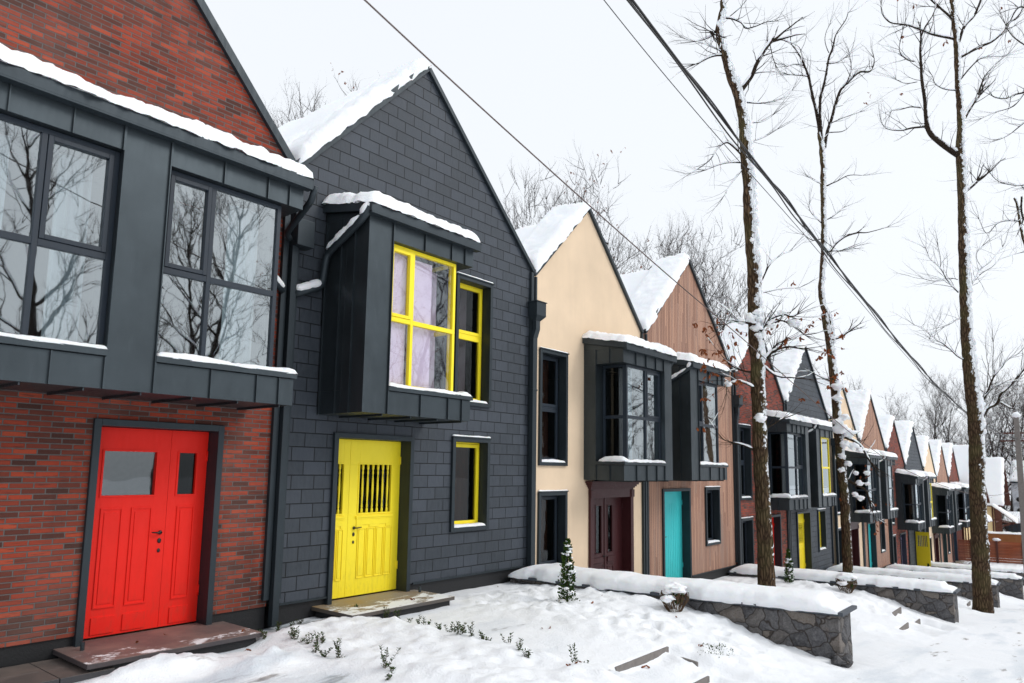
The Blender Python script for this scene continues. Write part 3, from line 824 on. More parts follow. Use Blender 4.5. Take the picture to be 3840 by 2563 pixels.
def downspout(root, x, ztop, zbot, hopper=True, w=0.10, y=-0.13):
    Z = lambda v: C0+v
    mb = MB()
    if hopper:
        mb.box(x-0.04, x+w+0.14, y-0.12, y+0.11, Z(ztop-0.30), Z(ztop)); mb.box(x-0.06, x+w+0.16, y-0.14, y+0.12, Z(ztop-0.012), Z(ztop+0.006))
        n = len(mb.v); a0, a1, b0, b1 = x-0.04, x+w+0.14, y-0.12, y+0.11
        c0, c1, d0, d1 = x+0.03, x+w+0.05, y-0.04, y+0.06
        mb.v += [(a0,b0,Z(ztop-.30)), (a1,b0,Z(ztop-.30)), (a1,b1,Z(ztop-.30)), (a0,b1,Z(ztop-.30)), (c0,d0,Z(ztop-.40)), (c1,d0,Z(ztop-.40)), (c1,d1,Z(ztop-.40)), (c0,d1,Z(ztop-.40))]
        for q in ((0,1,5,4), (1,2,6,5), (2,3,7,6), (3,0,4,7), (4,5,6,7)): mb.face(*[n+i for i in q])
        zz = Z(ztop-0.4)
        mb.prism([(x+0.03,y-0.05,zz), (x+0.03+w,y-0.05,zz), (x+0.03+w,y+0.05,zz), (x+0.03,y+0.05,zz)], (0, 0, -0.18))
        mb.prism([(x+0.03,y-0.05,zz-0.18), (x+0.03+w,y-0.05,zz-0.18), (x+0.03+w,y+0.05,zz-0.18), (x+0.03,y+0.05,zz-0.18)], (-0.05, 0.03, -0.2))
        top = zz-0.38
        mb.box(x-0.02, x-0.02+w, y-0.02, y+0.08, Z(zbot), top)
        mb.box(x-0.03, x-0.01+w, y-0.03, y+0.09, top-1.1, top-1.06)
    else:
        mb.box(x, x+w, y-0.02, y+0.08, Z(zbot), Z(ztop))
    return mb.build('downspout', M['trim'], root, bevel=0.006)

def gutter_pipe(root, pts, r=0.045, snow=True, seed=0):
    mb = MB(); P = [Vector(p) for p in pts]
    # rounded bends
    out = [P[0]]
    for i in range(1, len(P)-1):
        a = (P[i-1]-P[i]); b = (P[i+1]-P[i]); l = min(0.10, a.length*0.4, b.length*0.4)
        p0 = P[i]+a.normalized()*l; p2 = P[i]+b.normalized()*l
        for t in (0, .33, .67, 1): out.append(p0*(1-t)**2+P[i]*2*t*(1-t)+p2*t*t)
    out.append(P[-1])
    mb.tube(out, r, 10)
    o = mb.build('gutter_pipe', M['trim'], root, True)
    if snow:
        mb = MB()
        for i in range(len(P)-1):
            d = P[i+1]-P[i]
            if abs(d.normalized().z) > 0.93: continue
            n = max(4, int(d.length/0.05)); pp = []; rr = []
            for k in range(n+1):
                t = 0.04+0.92*k/n; p = P[i]+d*t
                e = min(1, min(t, 1-t)*6)
                rr.append(r*(0.35+0.85*e**0.5)*(1+0.35*fbm(p.x*9+seed, p.y*9, p.z*9, 2)))
                pp.append(p+Vector((0, 0, r*0.9+0.012)))
            mb.tube(pp, rr, 9)
        if mb.v: mb.build('snow', M['snow'], o, True)
    return o

def house(name, label, mat, X0, X1, B, eL, P, eR, group=None):
    w = X1-X0
    return empty(name, (X0, 9.0, B-C0), label, 'house', group)

def roof(root, w, depth, eL, px, pz, eR, seed, step=True, th=0.20, tw=0.13, band=1.05):
    """two pitched planes with a raised front band over the gable, snow on both"""
    Z = lambda v: C0+v
    drop = 0.30 if step else 0.0
    mb = MB()
    t = 0.10
    yf, yb, ye = -0.05, band, depth+0.1
    for (xa, za, xb, zb_) in ((0, eL, px, pz), (w, eR, px, pz)):
        for (y0, y1, dz) in ((yf, yb, 0), (yb, ye, drop)):
            t = 0.10 if xa == 0 else 0.045
            mb.prism([(xa, y0, Z(za-dz)), (xb, y0, Z(zb_-dz)), (xb, y0, Z(zb_-dz)+t), (xa, y0, Z(za-dz)+t)], (0, y1-y0, 0))
    o = mb.build('roof', M['roofmetal'], root)
    for k, (xa, za, xb, zb_) in enumerate(((0, eL, px, pz), (w, eR, px, pz))):
        mb = MB(); t = 0.10 if k == 0 else 0.045
        for (y0, y1, dz) in ((yf-0.04 if k == 0 else yf+0.45, yb, 0), (yb-0.02, ye, drop)):
            big = (y1-y0) > 2
            if k == 0:
                mb.snow((xa, y0, Z(za-dz)+t), (xb-xa+0.03, 0, zb_-za+0.02), (0, y1-y0, 0), th, seed+k, 0.03, 0.07 if not big else 0.2, 0.3, 0.05 if not big else 0)
            else:
                mb.snow((xa, y0, Z(za-dz)+t), (0, y1-y0, 0), (xb-xa-0.03, 0, zb_-za+0.02), th*0.45, seed+k, 0.0, 0.12 if not big else 0.3, 0.3, 0)
        mb.build('snow', M['snow'], o, True)
    # verge trim on the gable
    mb = MB()
    for (xa, za, xb, zb_) in ((0, eL, px, pz), (w, eR, px, pz)):
        d = Vector((xb-xa, 0, zb_-za)).normalized(); n = Vector((-d.z, 0, d.x))
        if n.z < 0: n = -n
        a = Vector((xa, -0.065, Z(za))); b = Vector((xb, -0.065, Z(zb_)))
        tp = 0.10 if xa == 0 else 0.06
        bt = tw-0.08 if xa == 0 else (0.055 if tw > 0.12 else 0.02)
        mb.prism([a+n*tp, b+n*tp, b-n*bt, a-n*bt], (0, 0.063, 0))
    vt = 0.085 if tw > 0.1 else 0.05
    mb.box(-0.002, vt, -0.062, -0.002, Z(-2.6), Z(eL-0.02)); mb.box(w-vt, w+0.002, -0.062, -0.002, Z(-2.6), Z(eR-0.02))
    mb.build('verge_trim', M['trim'], root)
    return o

def plinth(root, w, holes, trim=True):
    mb = MB(); x = 0
    for (a, b) in sorted(holes)+[(w, w)]:
        if a > x: mb.box(x, a, 0.03, 0.3, -0.8, 0.26)
        x = b
    for (a, b) in sorted(holes): mb.box(a, b, 0.06, 0.3, -0.8, 0.12)
    mb.build('plinth', M['plinth'], root)
    if not trim: return
    x = 0
    for (a, b) in sorted(holes)+[(w, w)]:
        if a > x+0.1:
            mb = MB(); mb.box(x+0.09, a, -0.03, 0.02, 0.245, 0.272); mb.build('drip_trim', M['trim'], root)
        x = b

def interior(root, w, depth, cur=None):
    """floors and inner walls so the windows look into a room"""
    mb = MB()
    mb.box(0.05, w-0.05, 0.32, depth-0.3, C0+0.25, C0+0.35)
    mb.box(0.05, w-0.05, 0.32, depth-0.3, 0.1, 0.16)
    mb.build('floor', M['floorb'], root)
    mb = MB()
    mb.box(0.02, 0.06, 0.05, depth-0.1, 0.3, C0+2.75); mb.box(w-0.06, w-0.02, 0.05, depth-0.1, 0.3, C0+2.75)
    mb.box(0.05, w-0.05, 3.6, 3.7, 0.16, C0+2.75); mb.box(0.05, w-0.05, 0.06, depth-0.3, C0+2.76, C0+2.82)
    mb.build('inner_wall', M['interior'], root)

def doorstep(root, a, b, mat, dpt=0.9, top=0.15):
    mb = MB(); mb.box(a, b, -dpt, 0.2, top-0.055, top); o = mb.build('doorstep', M[mat], root, bevel=0.006)
    mb = MB(); mb.box(a+0.05, b-0.05, -dpt+0.06, 0.0, -0.5, top-0.055); mb.build('step_base', M['plinth'], o)
    return o
# ------------------------------------------------------------------ the row of houses
DEP = 8.0
def make_house(i, X0, X1, k, eL, P, eR, kind, label, bayspec, doorspec, wins, seed, color='anth', step=True, ds=None, merged=False, gut=None, stp=None):
    B = BB[k]; w = X1-X0
    name = {'brick': 'brick_house', 'slate': 'slate_house', 'stucco': 'rendered_house', 'wood': 'timber_clad_house'}[kind]
    r = empty(name, (X0, 9.0, B-C0), label, 'house', 'gabled row houses along the street')
    px = P[0]-X0; pz = P[1]
    holes = []
    a, b, piers, wspec = bayspec
    L = lambda v: v-X0
    holes.append((L(a)+0.40, L(b)-0.40, C0+0.42, C0+2.6))
    dk, da, db, dc = doorspec[:4]
    holes.append((L(da)+0.04, L(db)-0.04, C0-2.83, C0-0.27))
    for (xa, xb, za, zb_, rail) in wins: holes.append((L(xa)+0.03, L(xb)-0.03, C0+za+0.03, C0+zb_-0.03))
    wall_mesh(w, DEP, eL, px, pz, eR, holes).build('wall', M[kind], r)
    plinth(r, w, [(max(0, L(da)), min(w, L(db)))], kind != 'brick')
    roof(r, w, DEP, eL, px, pz, eR, seed, step, 0.20, {1: 0.13, 2: 0.11}.get(i, 0.09))
    interior(r, w, DEP)
    bay(r, L(a), L(b), [(L(p), L(q)) for p, q in piers], [(L(x[0]), L(x[1]), x[2], x[3], [L(m) for m in x[4]], C0+x[5], x[6]) for x in wspec], color, seed+0.37, pane='sglass' if i == 2 else 'glass')
    door(r, dk, L(da), L(db), dc, note=(len(doorspec) > 4 and doorspec[4]))
    for n, (xa, xb, za, zb_, rail) in enumerate(wins):
        wall_window(r, L(xa), L(xb), C0+za, C0+zb_, color, (C0+rail) if rail else None, True, seed+n*1.7)
    if stp: doorstep(r, L(stp[0]), L(stp[1]), stp[2])
    else: doorstep(r, L(da)-0.15, L(db)+0.15, 'step2')
    return r

def odd_bay(x0, c=1.35):
    a = x0+1.98; b = x0+4.30
    return (a, b, [(b-0.42, b)], [(a+0.28, b-0.42, True, False, [a+1.17], 1.42, [1])])
def even_bay(a):
    b = a+2.25
    return (a, b, [(a, a+0.45)], [(a+0.45, b-0.32, False, True, [a+0.45+0.48], 1.45, [0])])

# 1 brick with the red double door, 2 slate with the yellow door
h1 = make_house(1, 0.86, 5.78, 0, 4.3, (3.34, 6.42), 3.70, 'brick', 'nearest brick house with the bright red double door and a wide double oriel', 
    (1.34, 5.32, [(3.05, 3.55)], [(1.66, 3.05, True, False, [2.33], 1.42, [1]), (3.55, 5.06, False, True, [4.14], 1.42, [0])]),
    ('red', 3.38, 4.98, 'red'), [], 1.0, stp=(3.19, 5.18, 'step1'))
h2 = make_house(2, 5.88, 11.70, 0, 3.66, (8.48, 6.46), 3.38, 'slate', 'dark slate house with yellow door and yellow window frames next to the nearest brick house',
    (6.45, 8.70, [(6.45, 6.90)], [(6.90, 8.38, False, True, [7.42], 1.45, [0])]),
    ('yellow', 6.77, 8.42, 'yel'), [(9.37, 10.40, -1.90, -0.21, None), (9.37, 10.40, 0.39, 2.82, 1.75)], 2.0, color='yel', step=False, stp=(6.55, 8.60, 'step2'))
def L_(x, X0): return x-X0
# junction of 1 and 2
downspout(h2, -0.085, 2.80, -2.95, False, 0.10, -0.12)
mb = MB(); mb.box(-0.09, 0.20, -0.26, -0.02, C0+2.42, C0+2.82); mb.build('rain_hopper', M['trim'], h2, bevel=0.01)
gutter_pipe(h2, [(0.53,-1.10,C0+2.98), (0.50,-0.95,C0+2.80), (0.50,-0.15,C0+2.42), (0.46,-0.12,C0+1.92), (0.01,-0.10,C0+1.72)], 0.058, True, 3)
gutter_pipe(h1, [(4.60,-1.10,C0+2.98), (4.62,-1.0,C0+2.80), (4.78,-0.2,C0+2.55), (4.88,-0.14,C0+2.5)], 0.046, False, 5)
gutter_pipe(h1, [(4.55,-0.08,C0+1.98), (4.86,-0.08,C0+1.72)], 0.046, True, 7)
# 3 cream, 4 timber clad
h3 = make_house(3, 11.76, 16.42, 1, 4.30, (13.85, 6.40), 3.80, 'stucco', 'cream rendered house with the dark maroon door beside the slate house',
    odd_bay(11.72), ('maroon', 13.90, 15.86, 'maroon'), [(11.97, 13.0, -1.88, -0.25, None), (11.97, 13.0, 0.30, 2.77, 1.55)], 3.0)
h4 = make_house(4, 16.60, 22.42, 1, 3.82, (19.30, 6.44), 3.48, 'wood', 'house clad in upright pinkish timber boards with turquoise door',
    even_bay(17.08), ('teal', 17.46, 19.14, 'teal'), [(20.17, 21.2, -1.94, -0.25, None)], 4.0)
h5 = make_house(5, 22.60, 27.38, 2, 4.45, (24.88, 6.45), 3.83, 'brick', 'brick house behind the nearest tree trunk, between timber house and grey slate house',
    odd_bay(22.5), ('redfar', 25.0, 26.6, 'red'), [(22.85, 23.88, -1.92, -0.26, None), (22.85, 23.88, 0.33, 2.78, 1.55)], 5.0)
h6 = make_house(6, 27.62, 33.08, 2, 3.86, (30.2, 6.50), 3.62, 'slate', 'second slate house along the row, yellow door partly in view and one narrow yellow window',
    even_bay(27.75), ('yellowfar', 28.43, 30.08, 'yel'), [(31.1, 32.15, -1.95, -0.26, None)], 6.0, color='yel')
h7 = make_house(7, 33.62, 38.26, 3, 4.55, (35.45, 6.50), 3.72, 'stucco', 'second cream gabled house along the row, behind the thin forked tree',
    odd_bay(33.35), ('maroon', 35.5, 37.4, 'maroon'), [(33.8, 34.8, -1.92, -0.26, None), (33.8, 34.8, 0.33, 2.78, 1.55)], 7.0)
h8 = make_house(8, 38.46, 44.0, 3, 3.78, (41.0, 6.38), 3.50, 'wood', 'second timber clad house along the row, turquoise door with a white notice on it',
    even_bay(38.85), ('teal', 39.21, 40.84, 'teal', True), [(41.9, 42.9, -1.94, -0.26, None)], 8.0)
h9 = make_house(9, 44.3, 49.0, 4, 4.5, (46.4, 6.35), 3.75, 'brick', 'third brick house along the row, with pale violet door',
    odd_bay(44.3), ('other', 46.7, 48.2, 'violet', True), [(44.55, 45.5, -1.92, -0.26, None), (44.55, 45.5, 0.33, 2.78, 1.55)], 9.0)
h10 = make_house(10, 49.2, 55.0, 4, 3.7, (52.05, 6.40), 3.45, 'slate', 'third slate house along the row, its mustard yellow door standing open',
    even_bay(49.9), ('teal', 51.0, 52.6, 'olive'), [(53.4, 54.3, -1.94, -0.26, None)], 10.0, color='yel')
h11 = make_house(11, 55.25, 59.8, 5, 4.4, (57.4, 6.5), 3.9, 'stucco', 'third and farthest cream rendered house in the row',
    odd_bay(55.2), ('maroon', 57.6, 59.2, 'maroon'), [(55.5, 56.5, -1.92, -0.26, None)], 11.0)
h12 = make_house(12, 60.0, 65.35, 5, 3.85, (62.8, 6.45), 3.66, 'wood', 'farthest timber clad house, with pale green door',
    even_bay(60.6), ('teal', 61.2, 62.8, 'mint'), [(63.4, 64.3, -1.94, -0.26, None)], 12.0)
h13 = make_house(13, 65.5, 71.2, 5, 3.8, (68.4, 6.4), 3.55, 'brick', 'last brick house at the far end of the row, with blue door',
    (65.6, 68.8, [(68.4, 68.8)], [(65.9, 68.4, True, False, [67.1], 1.42, [1])]), ('teal', 66.2, 67.8, 'blue'), [], 13.0)
# the mustard door of house 10 stands open
mb = MB(); gl = MB()
leafx = 51.14-49.2
X_ = leafx
mb.box(X_, X_+0.05, -0.78, -0.02, C0-2.78, C0-1.28); mb.box(X_, X_+0.05, -0.78, -0.66, C0-1.28, C0-0.4); mb.box(X_, X_+0.05, -0.14, -0.02, C0-1.28, C0-0.4); mb.box(X_, X_+0.05, -0.66, -0.14, C0-0.62, C0-0.4)
gl.box(X_+0.02, X_+0.03, -0.66, -0.14, C0-1.28, C0-0.62)
for i in range(5): mb.tube([(X_+0.02, -0.66+0.09*(i+0.8), C0-1.28), (X_+0.02, -0.66+0.09*(i+0.8), C0-0.62)], 0.02, 6)
mb.build('door', M['olive'], h10); gl.build('pane', M['glass'], h10)

# downspouts between the pairs, dark recess inside each pair
for odd, even, X0o, k in ((h3, h2, 11.76, 1), (h5, h4, 22.6, 2), (h7, h6, 33.62, 3), (h9, h8, 44.3, 4), (h11, h10, 55.25, 5)):
    downspout(odd, -0.16, 3.70 if k == 1 else 3.70, -2.95, True, 0.14)
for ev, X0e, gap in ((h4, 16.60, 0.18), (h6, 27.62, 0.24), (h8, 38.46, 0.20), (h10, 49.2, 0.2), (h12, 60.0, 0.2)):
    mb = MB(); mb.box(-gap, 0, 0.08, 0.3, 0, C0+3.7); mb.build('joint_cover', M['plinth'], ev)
    downspout(ev, -gap*0.75, 3.6, -2.95, False, 0.09, -0.05)
for hh, X0, a, b in ((h3, 11.76, 11.72+4.30, 16.42), (h5, 22.6, 26.8, 27.4), (h7, 33.62, 33.35+4.3, 38.26), (h9, 44.3, 48.6, 49.0)):
    l = a-X0
    gutter_pipe(hh, [(l+0.03,-1.10,C0+2.98), (l+0.05,-1.0,C0+2.80), (l+0.12,-0.3,C0+2.45), (l+0.40,-0.10,C0+2.25)], 0.042, True, X0)
for hh, X0, a in ((h4, 16.60, 17.08), (h6, 27.62, 27.75), (h8, 38.46, 38.85), (h10, 49.2, 49.9)):
    l = a-X0
    gutter_pipe(hh, [(l-0.03,-1.10,C0+2.98), (l-0.05,-1.0,C0+2.82), (l-0.08,-0.2,C0+2.40), (-0.08,-0.06,C0+2.2)], 0.042, True, X0)

# dormers on the rear roof slopes
def dormer(root, x0, x1, y0, y1, z0, z1, win=True):
    Z = lambda v: C0+v
    mb = MB()
    mb.prism([(x0,y0,Z(z0)), (x0,y0,Z(z1)), (x1,y0,Z(z1+0.15)), (x1,y0,Z(z0))], (0,y1-y0,0))
    o = mb.build('dormer', M['zinc'], root, bevel=0.02)
    mb = MB(); mb.box(x0-0.15, x1+0.1, y0-0.15, y1+0.15, Z(z1-0.02), Z(z1+0.12)); mb.build('dormer_roof', M['roofmetal'], o)
    if win:
        mb = MB(); mb.box(x0-0.03, x0-0.01, y0+0.2, y1-0.2, Z(z0+0.3), Z(z1-0.3)); mb.build('pane', M['glass'], o)
        mb = MB(); mb.box(x0-0.05, x0, y0+0.15, y0+0.2, Z(z0+0.25), Z(z1-0.25)); mb.box(x0-0.05, x0, (y0+y1)/2-0.03, (y0+y1)/2+0.03, Z(z0+0.25), Z(z1-0.25)); mb.build('window_frame', M['trim'], o)
    mb = MB(); mb.snow((x0-0.1, y0-0.1, Z(z1+0.12)), (x1-x0+0.1, 0, 0.1), (0, y1-y0+0.2, 0), 0.12, 3, 0, 0.15); mb.build('snow', M['snow'], o, True)
dormer(h6, 0.5, 2.2, 1.5, 4.2, 3.6, 5.55)
dormer(h7, 0.15, 1.7, 1.3, 3.2, 4.0, 6.1, False)
dormer(h8, 0.4, 2.1, 1.5, 3.6, 3.5, 5.1)

# glimpses of the rooms: film, curtains, a pink wall, in the two nearest houses
mb = MB()
mb.box(1.04, 1.50, -0.86, -0.85, C0+0.45, C0+2.56); mb.box(1.56, 2.06, -0.84, -0.83, C0+0.45, C0+2.5)
mb.build('window_film', M['lilac'], h2)
mb = MB(); mb.box(2.0, 2.46, -0.55, -0.53, C0+0.45, C0+2.5); mb.build('curtain', M['lilac'], h2)
mb = MB(); mb.box(1.97, 1.99, -0.6, 0.8, C0+0.45, C0+2.4); mb.build('inner_wall', M['pink'], h2)
mb = MB(); mb.box(3.55, 4.15, 0.32, 0.34, C0+0.5, C0+2.7); mb.build('curtain', M['lilac'], h2)
def curtain(root, xa, xb, y, za, zb_, m='curtain'):
    mb = MB(); n = max(6, int((xb-xa)/0.025)); pts = []
    for i in range(n+1):
        x = xa+(xb-xa)*i/n; pts.append((x, y+0.03*math.sin(i*1.1)+0.015*math.sin(i*0.43)))
    for i in range(n):
        (x0, y0), (x1, y1) = pts[i], pts[i+1]
        mb.quad((x0,y0,za), (x1,y1,za), (x1,y1,zb_), (x0,y0,zb_)); mb.quad((x0,y0+0.004,za), (x0,y0+0.004,zb_), (x1,y1+0.004,zb_), (x1,y1+0.004,za))
    return mb.build('curtain', M[m], root, True)
curtain(h1, 3.70, 4.12, -0.55, C0+0.45, C0+2.58); curtain(h1, 1.75, 2.1, -0.5, C0+0.45, C0+2.58)
curtain(h1, 0.9, 1.3, -0.5, C0+0.45, C0+2.58)
curtain(h3, 2.5, 3.1, -0.6, C0+0.45, C0+2.58); curtain(h4, 1.0, 1.6, -0.6, C0+0.45, C0+2.58)
curtain(h5, 2.6, 3.1, -0.6, C0+0.45, C0+2.58); curtain(h6, 0.8, 1.7, -0.7, C0+0.45, C0+2.58); curtain(h8, 1.0, 2.0, -0.7, C0+0.45, C0+2.58); curtain(h9, 2.7, 3.3, -0.7, C0+0.45, C0+2.58)

for hh, x0, z0, z1 in ((h2, 3.56, -1.85, -0.3), (h3, 0.3, -1.8, -0.3), (h3, 0.3, 0.4, 2.7), (h4, 3.65, -1.85, -0.3), (h5, 0.35, -1.85, -0.3), (h5, 0.35, 0.4, 2.7)):
    curtain(hh, x0+0.35, x0+0.85, 0.42, C0+z0, C0+z1, 'brown_refl')  # added brown sheets behind the panes, imitating reflected timber planks
# small steel stubs on the two doorsteps
for hh, x, y in ((h1, 2.52, -0.13), (h2, 2.60, -0.10)):
    mb = MB(); mb.tube([(x, y-0.12, 0.15), (x, y-0.12, 0.24)], 0.022, 10); mb.build('boot_post', M['zinc'], hh)

# ------------------------------------------------------------------ garden walls
ordn = ['nearest', 'second', 'third', 'fourth', 'fifth']
for k in range(5):
    L = level(k)
    t = empty('stone_wall', (wallx(k, 6)+0.35, 6.0, WZ[k]-0.9), f'{ordn[k]} field stone garden wall with thick snow on its coping, running out from the houses', 'wall', 'stone garden walls between the plots')
    ox, oy, oz = t.location
    top = WZ[k]-0.05
    N = 26; mb = MB(); cp = MB()
    ys_ = [8.97-(8.97-WEND)*i/N for i in range(N+1)]
    def ring(Y, e, z0, z1):
        x = wallx(k, Y); return [(x-e-ox, Y-oy, z0-oz), (x+0.70+e-ox, Y-oy, z0-oz), (x+0.70+e-ox, Y-oy, z1-oz), (x-e-ox, Y-oy, z1-oz)]
    for (m_, e, z0, z1, Yend) in ((mb, 0.0, top-2.2, top, 0), (cp, 0.06, top+0.001, top+0.055, -0.07)):
        base = len(m_.v); rows = ys_[:-1]+[ys_[-1]+Yend]
        for Y in rows: m_.v += ring(Y, e, z0, z1)
        for i in range(N):
            for j in range(4):
                a = base+i*4+j; b = base+i*4+(j+1) % 4
                m_.face(a, b, b+4, a+4)
        m_.face(base+3, base+2, base+1, base); q = base+N*4; m_.face(q, q+1, q+2, q+3)
    ms = mb.build('masonry', M['stone'], t)
    if k < 3:
        s = ms.modifiers.new('s', 'SUBSURF'); s.subdivision_type = 'SIMPLE'; s.levels = s.render_levels = 4
        tx = bpy.data.textures.new('stones', 'VORONOI'); tx.noise_scale = 0.27; tx.distance_metric = 'DISTANCE'; tx.weight_1 = -1; tx.weight_2 = 1
        dm = ms.modifiers.new('d', 'DISPLACE'); dm.texture = tx; dm.strength = 0.09; dm.mid_level = 0.3
    cp.build('coping', M['cap'], t, bevel=0.008)
    # snow on the wall, following its curve
    mb = MB(); n0 = 0; NU = 110; NV = 14
    for i in range(NU+1):
        s = i/NU; Y = 8.93-(8.93-WEND+0.0)*s
        x = wallx(k, Y); endf = min(1, s*14)**0.5*min(1, (1-s)*26)**0.5
        thin = 1.0 if s < 0.955 else 0.55
        cut = 1.0 if s < 0.93 else (1-(s-0.93)*3.2)
        for j in range(NV+1):
            a = math.pi*j/NV
            wx_ = 0.43*(1+0.10*fbm(Y*1.7+k*9, j*0.05, 1, 2)) if j > NV/2 else 0.43*(1+0.16*fbm(Y*2.1+k*7, 3, 1, 3)+0.05*fbm(Y*9, 5, k, 2))
            hh = 0.20*endf*thin*(1+0.22*fbm(Y*0.9+k*5, 2.2, 0, 3)+0.06*fbm(Y*5, j*0.3, k, 2))
            xx = x+0.35-math.cos(a)*wx_*abs(math.cos(a))**-0.35*(1 if j not in (0, NV) else 1) if abs(math.cos(a)) > 1e-3 else x+0.35
            zz = top+0.057+hh*math.sin(a)**0.55 - (0.03+0.035*max(0, fbm(Y*3.1, k, j, 2)) if j in (0,) else 0)
            mb.v.append((xx-ox, Y-oy, zz-oz))
    for i in range(NU):
        for j in range(NV):
            a = i*(NV+1)+j; mb.face(a, a+1, a+NV+2, a+NV+1)
        a = i*(NV+1); mb.face(a, a+NV+1, a+2*NV+1, a+NV)
    mb.face(*[NU*(NV+1)+j for j in range(NV+1)])
    mb.build('snow', M['snow'], t, True)

# loose stone at the foot of the nearest wall
t = MB(); t.blob((0,0,0.02), 0.15, 3, 0.5, 1.3, 1.0, 0.7, 16, 10); o = t.build('field_stone', M['stone'], None, True); o.location = (11.50, 3.05, total_h(11.5, 3.05)+0.03)
tag(o, 'single loose field stone lying at the foot of the nearest garden wall', 'stone')

# kerb stones of the garden steps
def kerb(pts, h, label):
    a = Vector(pts[0]); b = Vector(pts[1]); z = total_h((a.x+b.x)/2, (a.y+b.y)/2+0.12)
    root = None
    mb = MB(); mb.bar(Vector((a.x-b.x, a.y-b.y, 0))/2, Vector((b.x-a.x, b.y-a.y, 0))/2, 0.035, h)
    o = mb.build('step_edging', M['conc'], None, bevel=0.008); o.location = ((a.x+b.x)/2, (a.y+b.y)/2, z-h*0.5-0.004)
    tag(o, label, 'kerb', 'concrete step edges')
    d = (b-a); n = Vector((-d.y, d.x, 0)).normalized()
    return o
# thin risers set at each drop of the path
KP = [((7.65,4.575),(9.0,4.575),'longest concrete step edge below the yellow door path'), ((9.08,4.60),(8.92,4.12),'short concrete edge turning down from the longest step edge'),
      ((8.1,3.895),(8.74,3.895),'lower concrete step edge close to the bottom of the picture'), ((8.78,3.92),(8.62,3.5),'short concrete edge beside the lowest near step'),
      ((20.15,4.14),(21.15,4.14),'upper concrete step edge between the nearest and second garden walls'), ((20.5,3.73),(21.2,3.73),'middle concrete step edge between the nearest and second garden walls'),
      ((20.3,3.38),(21.2,3.37),'lower concrete step edge between the nearest and second garden walls'), ((18.4,3.67),(19.45,3.67),'concrete step edge nearest the end of the first garden wall'),
      ((30.6,3.85),(31.3,3.85),'concrete step edge by the third garden wall, behind the thick tree trunk')]
for a, b, l in KP: kerb(((a[0], a[1], 0), (b[0], b[1], 0)), 0.16, l)

# ------------------------------------------------------------------ trees
def smooth_pts(pts, rad, sub=4, jit=0.0, seed=0):
    P = [Vector(p) for p in pts]; out = []; rr = []
    for i in range(len(P)-1):
        p0 = P[max(i-1, 0)]; p1 = P[i]; p2 = P[i+1]; p3 = P[min(i+2, len(P)-1)]
        for k in range(sub):
            t = k/sub
            q = 0.5*((2*p1)+(-p0+p2)*t+(2*p0-5*p1+4*p2-p3)*t*t+(-p0+3*p1-3*p2+p3)*t**3)
            if jit: q = q+Vector((noise.noise(q*1.9+Vector((seed,0,0))), noise.noise(q*1.9+Vector((0,seed,5))), noise.noise(q*1.7+Vector((3,0,seed)))))*jit
            out.append(q); rr.append(rad[i]*(1-t)+rad[i+1]*t)
    out.append(P[-1]); rr.append(rad[-1]); return out, rr

def snow_on(mb, pts, rad, rnd, cover=0.7, thick=1.0, seed=0):
    """snow lying along the upper side of a limb, in broken lengths"""
    i = 0
    while i < len(pts)-1:
        j = i; run = []
        while j < len(pts):
            d = (pts[min(j+1, len(pts)-1)]-pts[max(j-1, 0)])
            d.normalize()
            keep = abs(d.z) < 0.90 and noise.noise(pts[j]*1.6+Vector((seed, 3, 1))) > (0.5-cover)
            if not keep: break
            run.append(j); j += 1
        if len(run) >= 3:
            pp = []; rr = []
            for n, q in enumerate(run):
                e = min(1, min(n, len(run)-1-n)/1.5)**0.5 if n not in (0, len(run)-1) else 0.15
                r = rad[q]
                w = (r*0.75+0.012)*thick*(0.5+0.5*e)*(1+0.4*noise.noise(pts[q]*6))
                pp.append(pts[q]+Vector((0, 0, r*0.65+w*0.35))); rr.append(max(0.004, w*e))
            mb.tube(pp, rr, 6)
        i = max(j, i+1)

def twigs(mb, rng, p, d, r, length, depth, spread=0.7, up=0.25, sn=None, leaves=None, lf=0.0):
    """recursive fine branching"""
    n = max(3, int(length/0.16)); pts = [Vector(p)]; rr = [r]; d = Vector(d).normalized()
    seg = length/n
    for i in range(n):
        d = (d+Vector((rng.uniform(-1,1), rng.uniform(-1,1), rng.uniform(-1,1)))*0.20+Vector((0,0,up*0.12))).normalized()
        pts.append(pts[-1]+d*seg); rr.append(r*(1-(i+1)/n*0.75))
        if depth > 0 and i >= 1 and rng.random() < (0.62 if depth > 1 else 0.5):
            a = Vector((rng.uniform(-1,1), rng.uniform(-1,1), rng.uniform(-0.6,1))).normalized()
            dd = (d*0.8+a*spread).normalized()
            twigs(mb, rng, pts[-1], dd, rr[-1]*0.62, length*rng.uniform(0.35, 0.62), depth-1, spread, up, sn, leaves, lf)
    mb.tube(pts, rr, 3 if r < 0.006 else (4 if r < 0.02 else 6), cap=False)
    if sn is not None and r > 0.006: snow_on(sn, pts, rr, rng, 0.45, 1.0, r*100)
    if leaves is not None and rng.random() < lf:
        for q in range(rng.randint(2, 5)):
            leaf_at(leaves, rng, pts[-1-rng.randint(0, 1)], rng.uniform(0.05, 0.09))

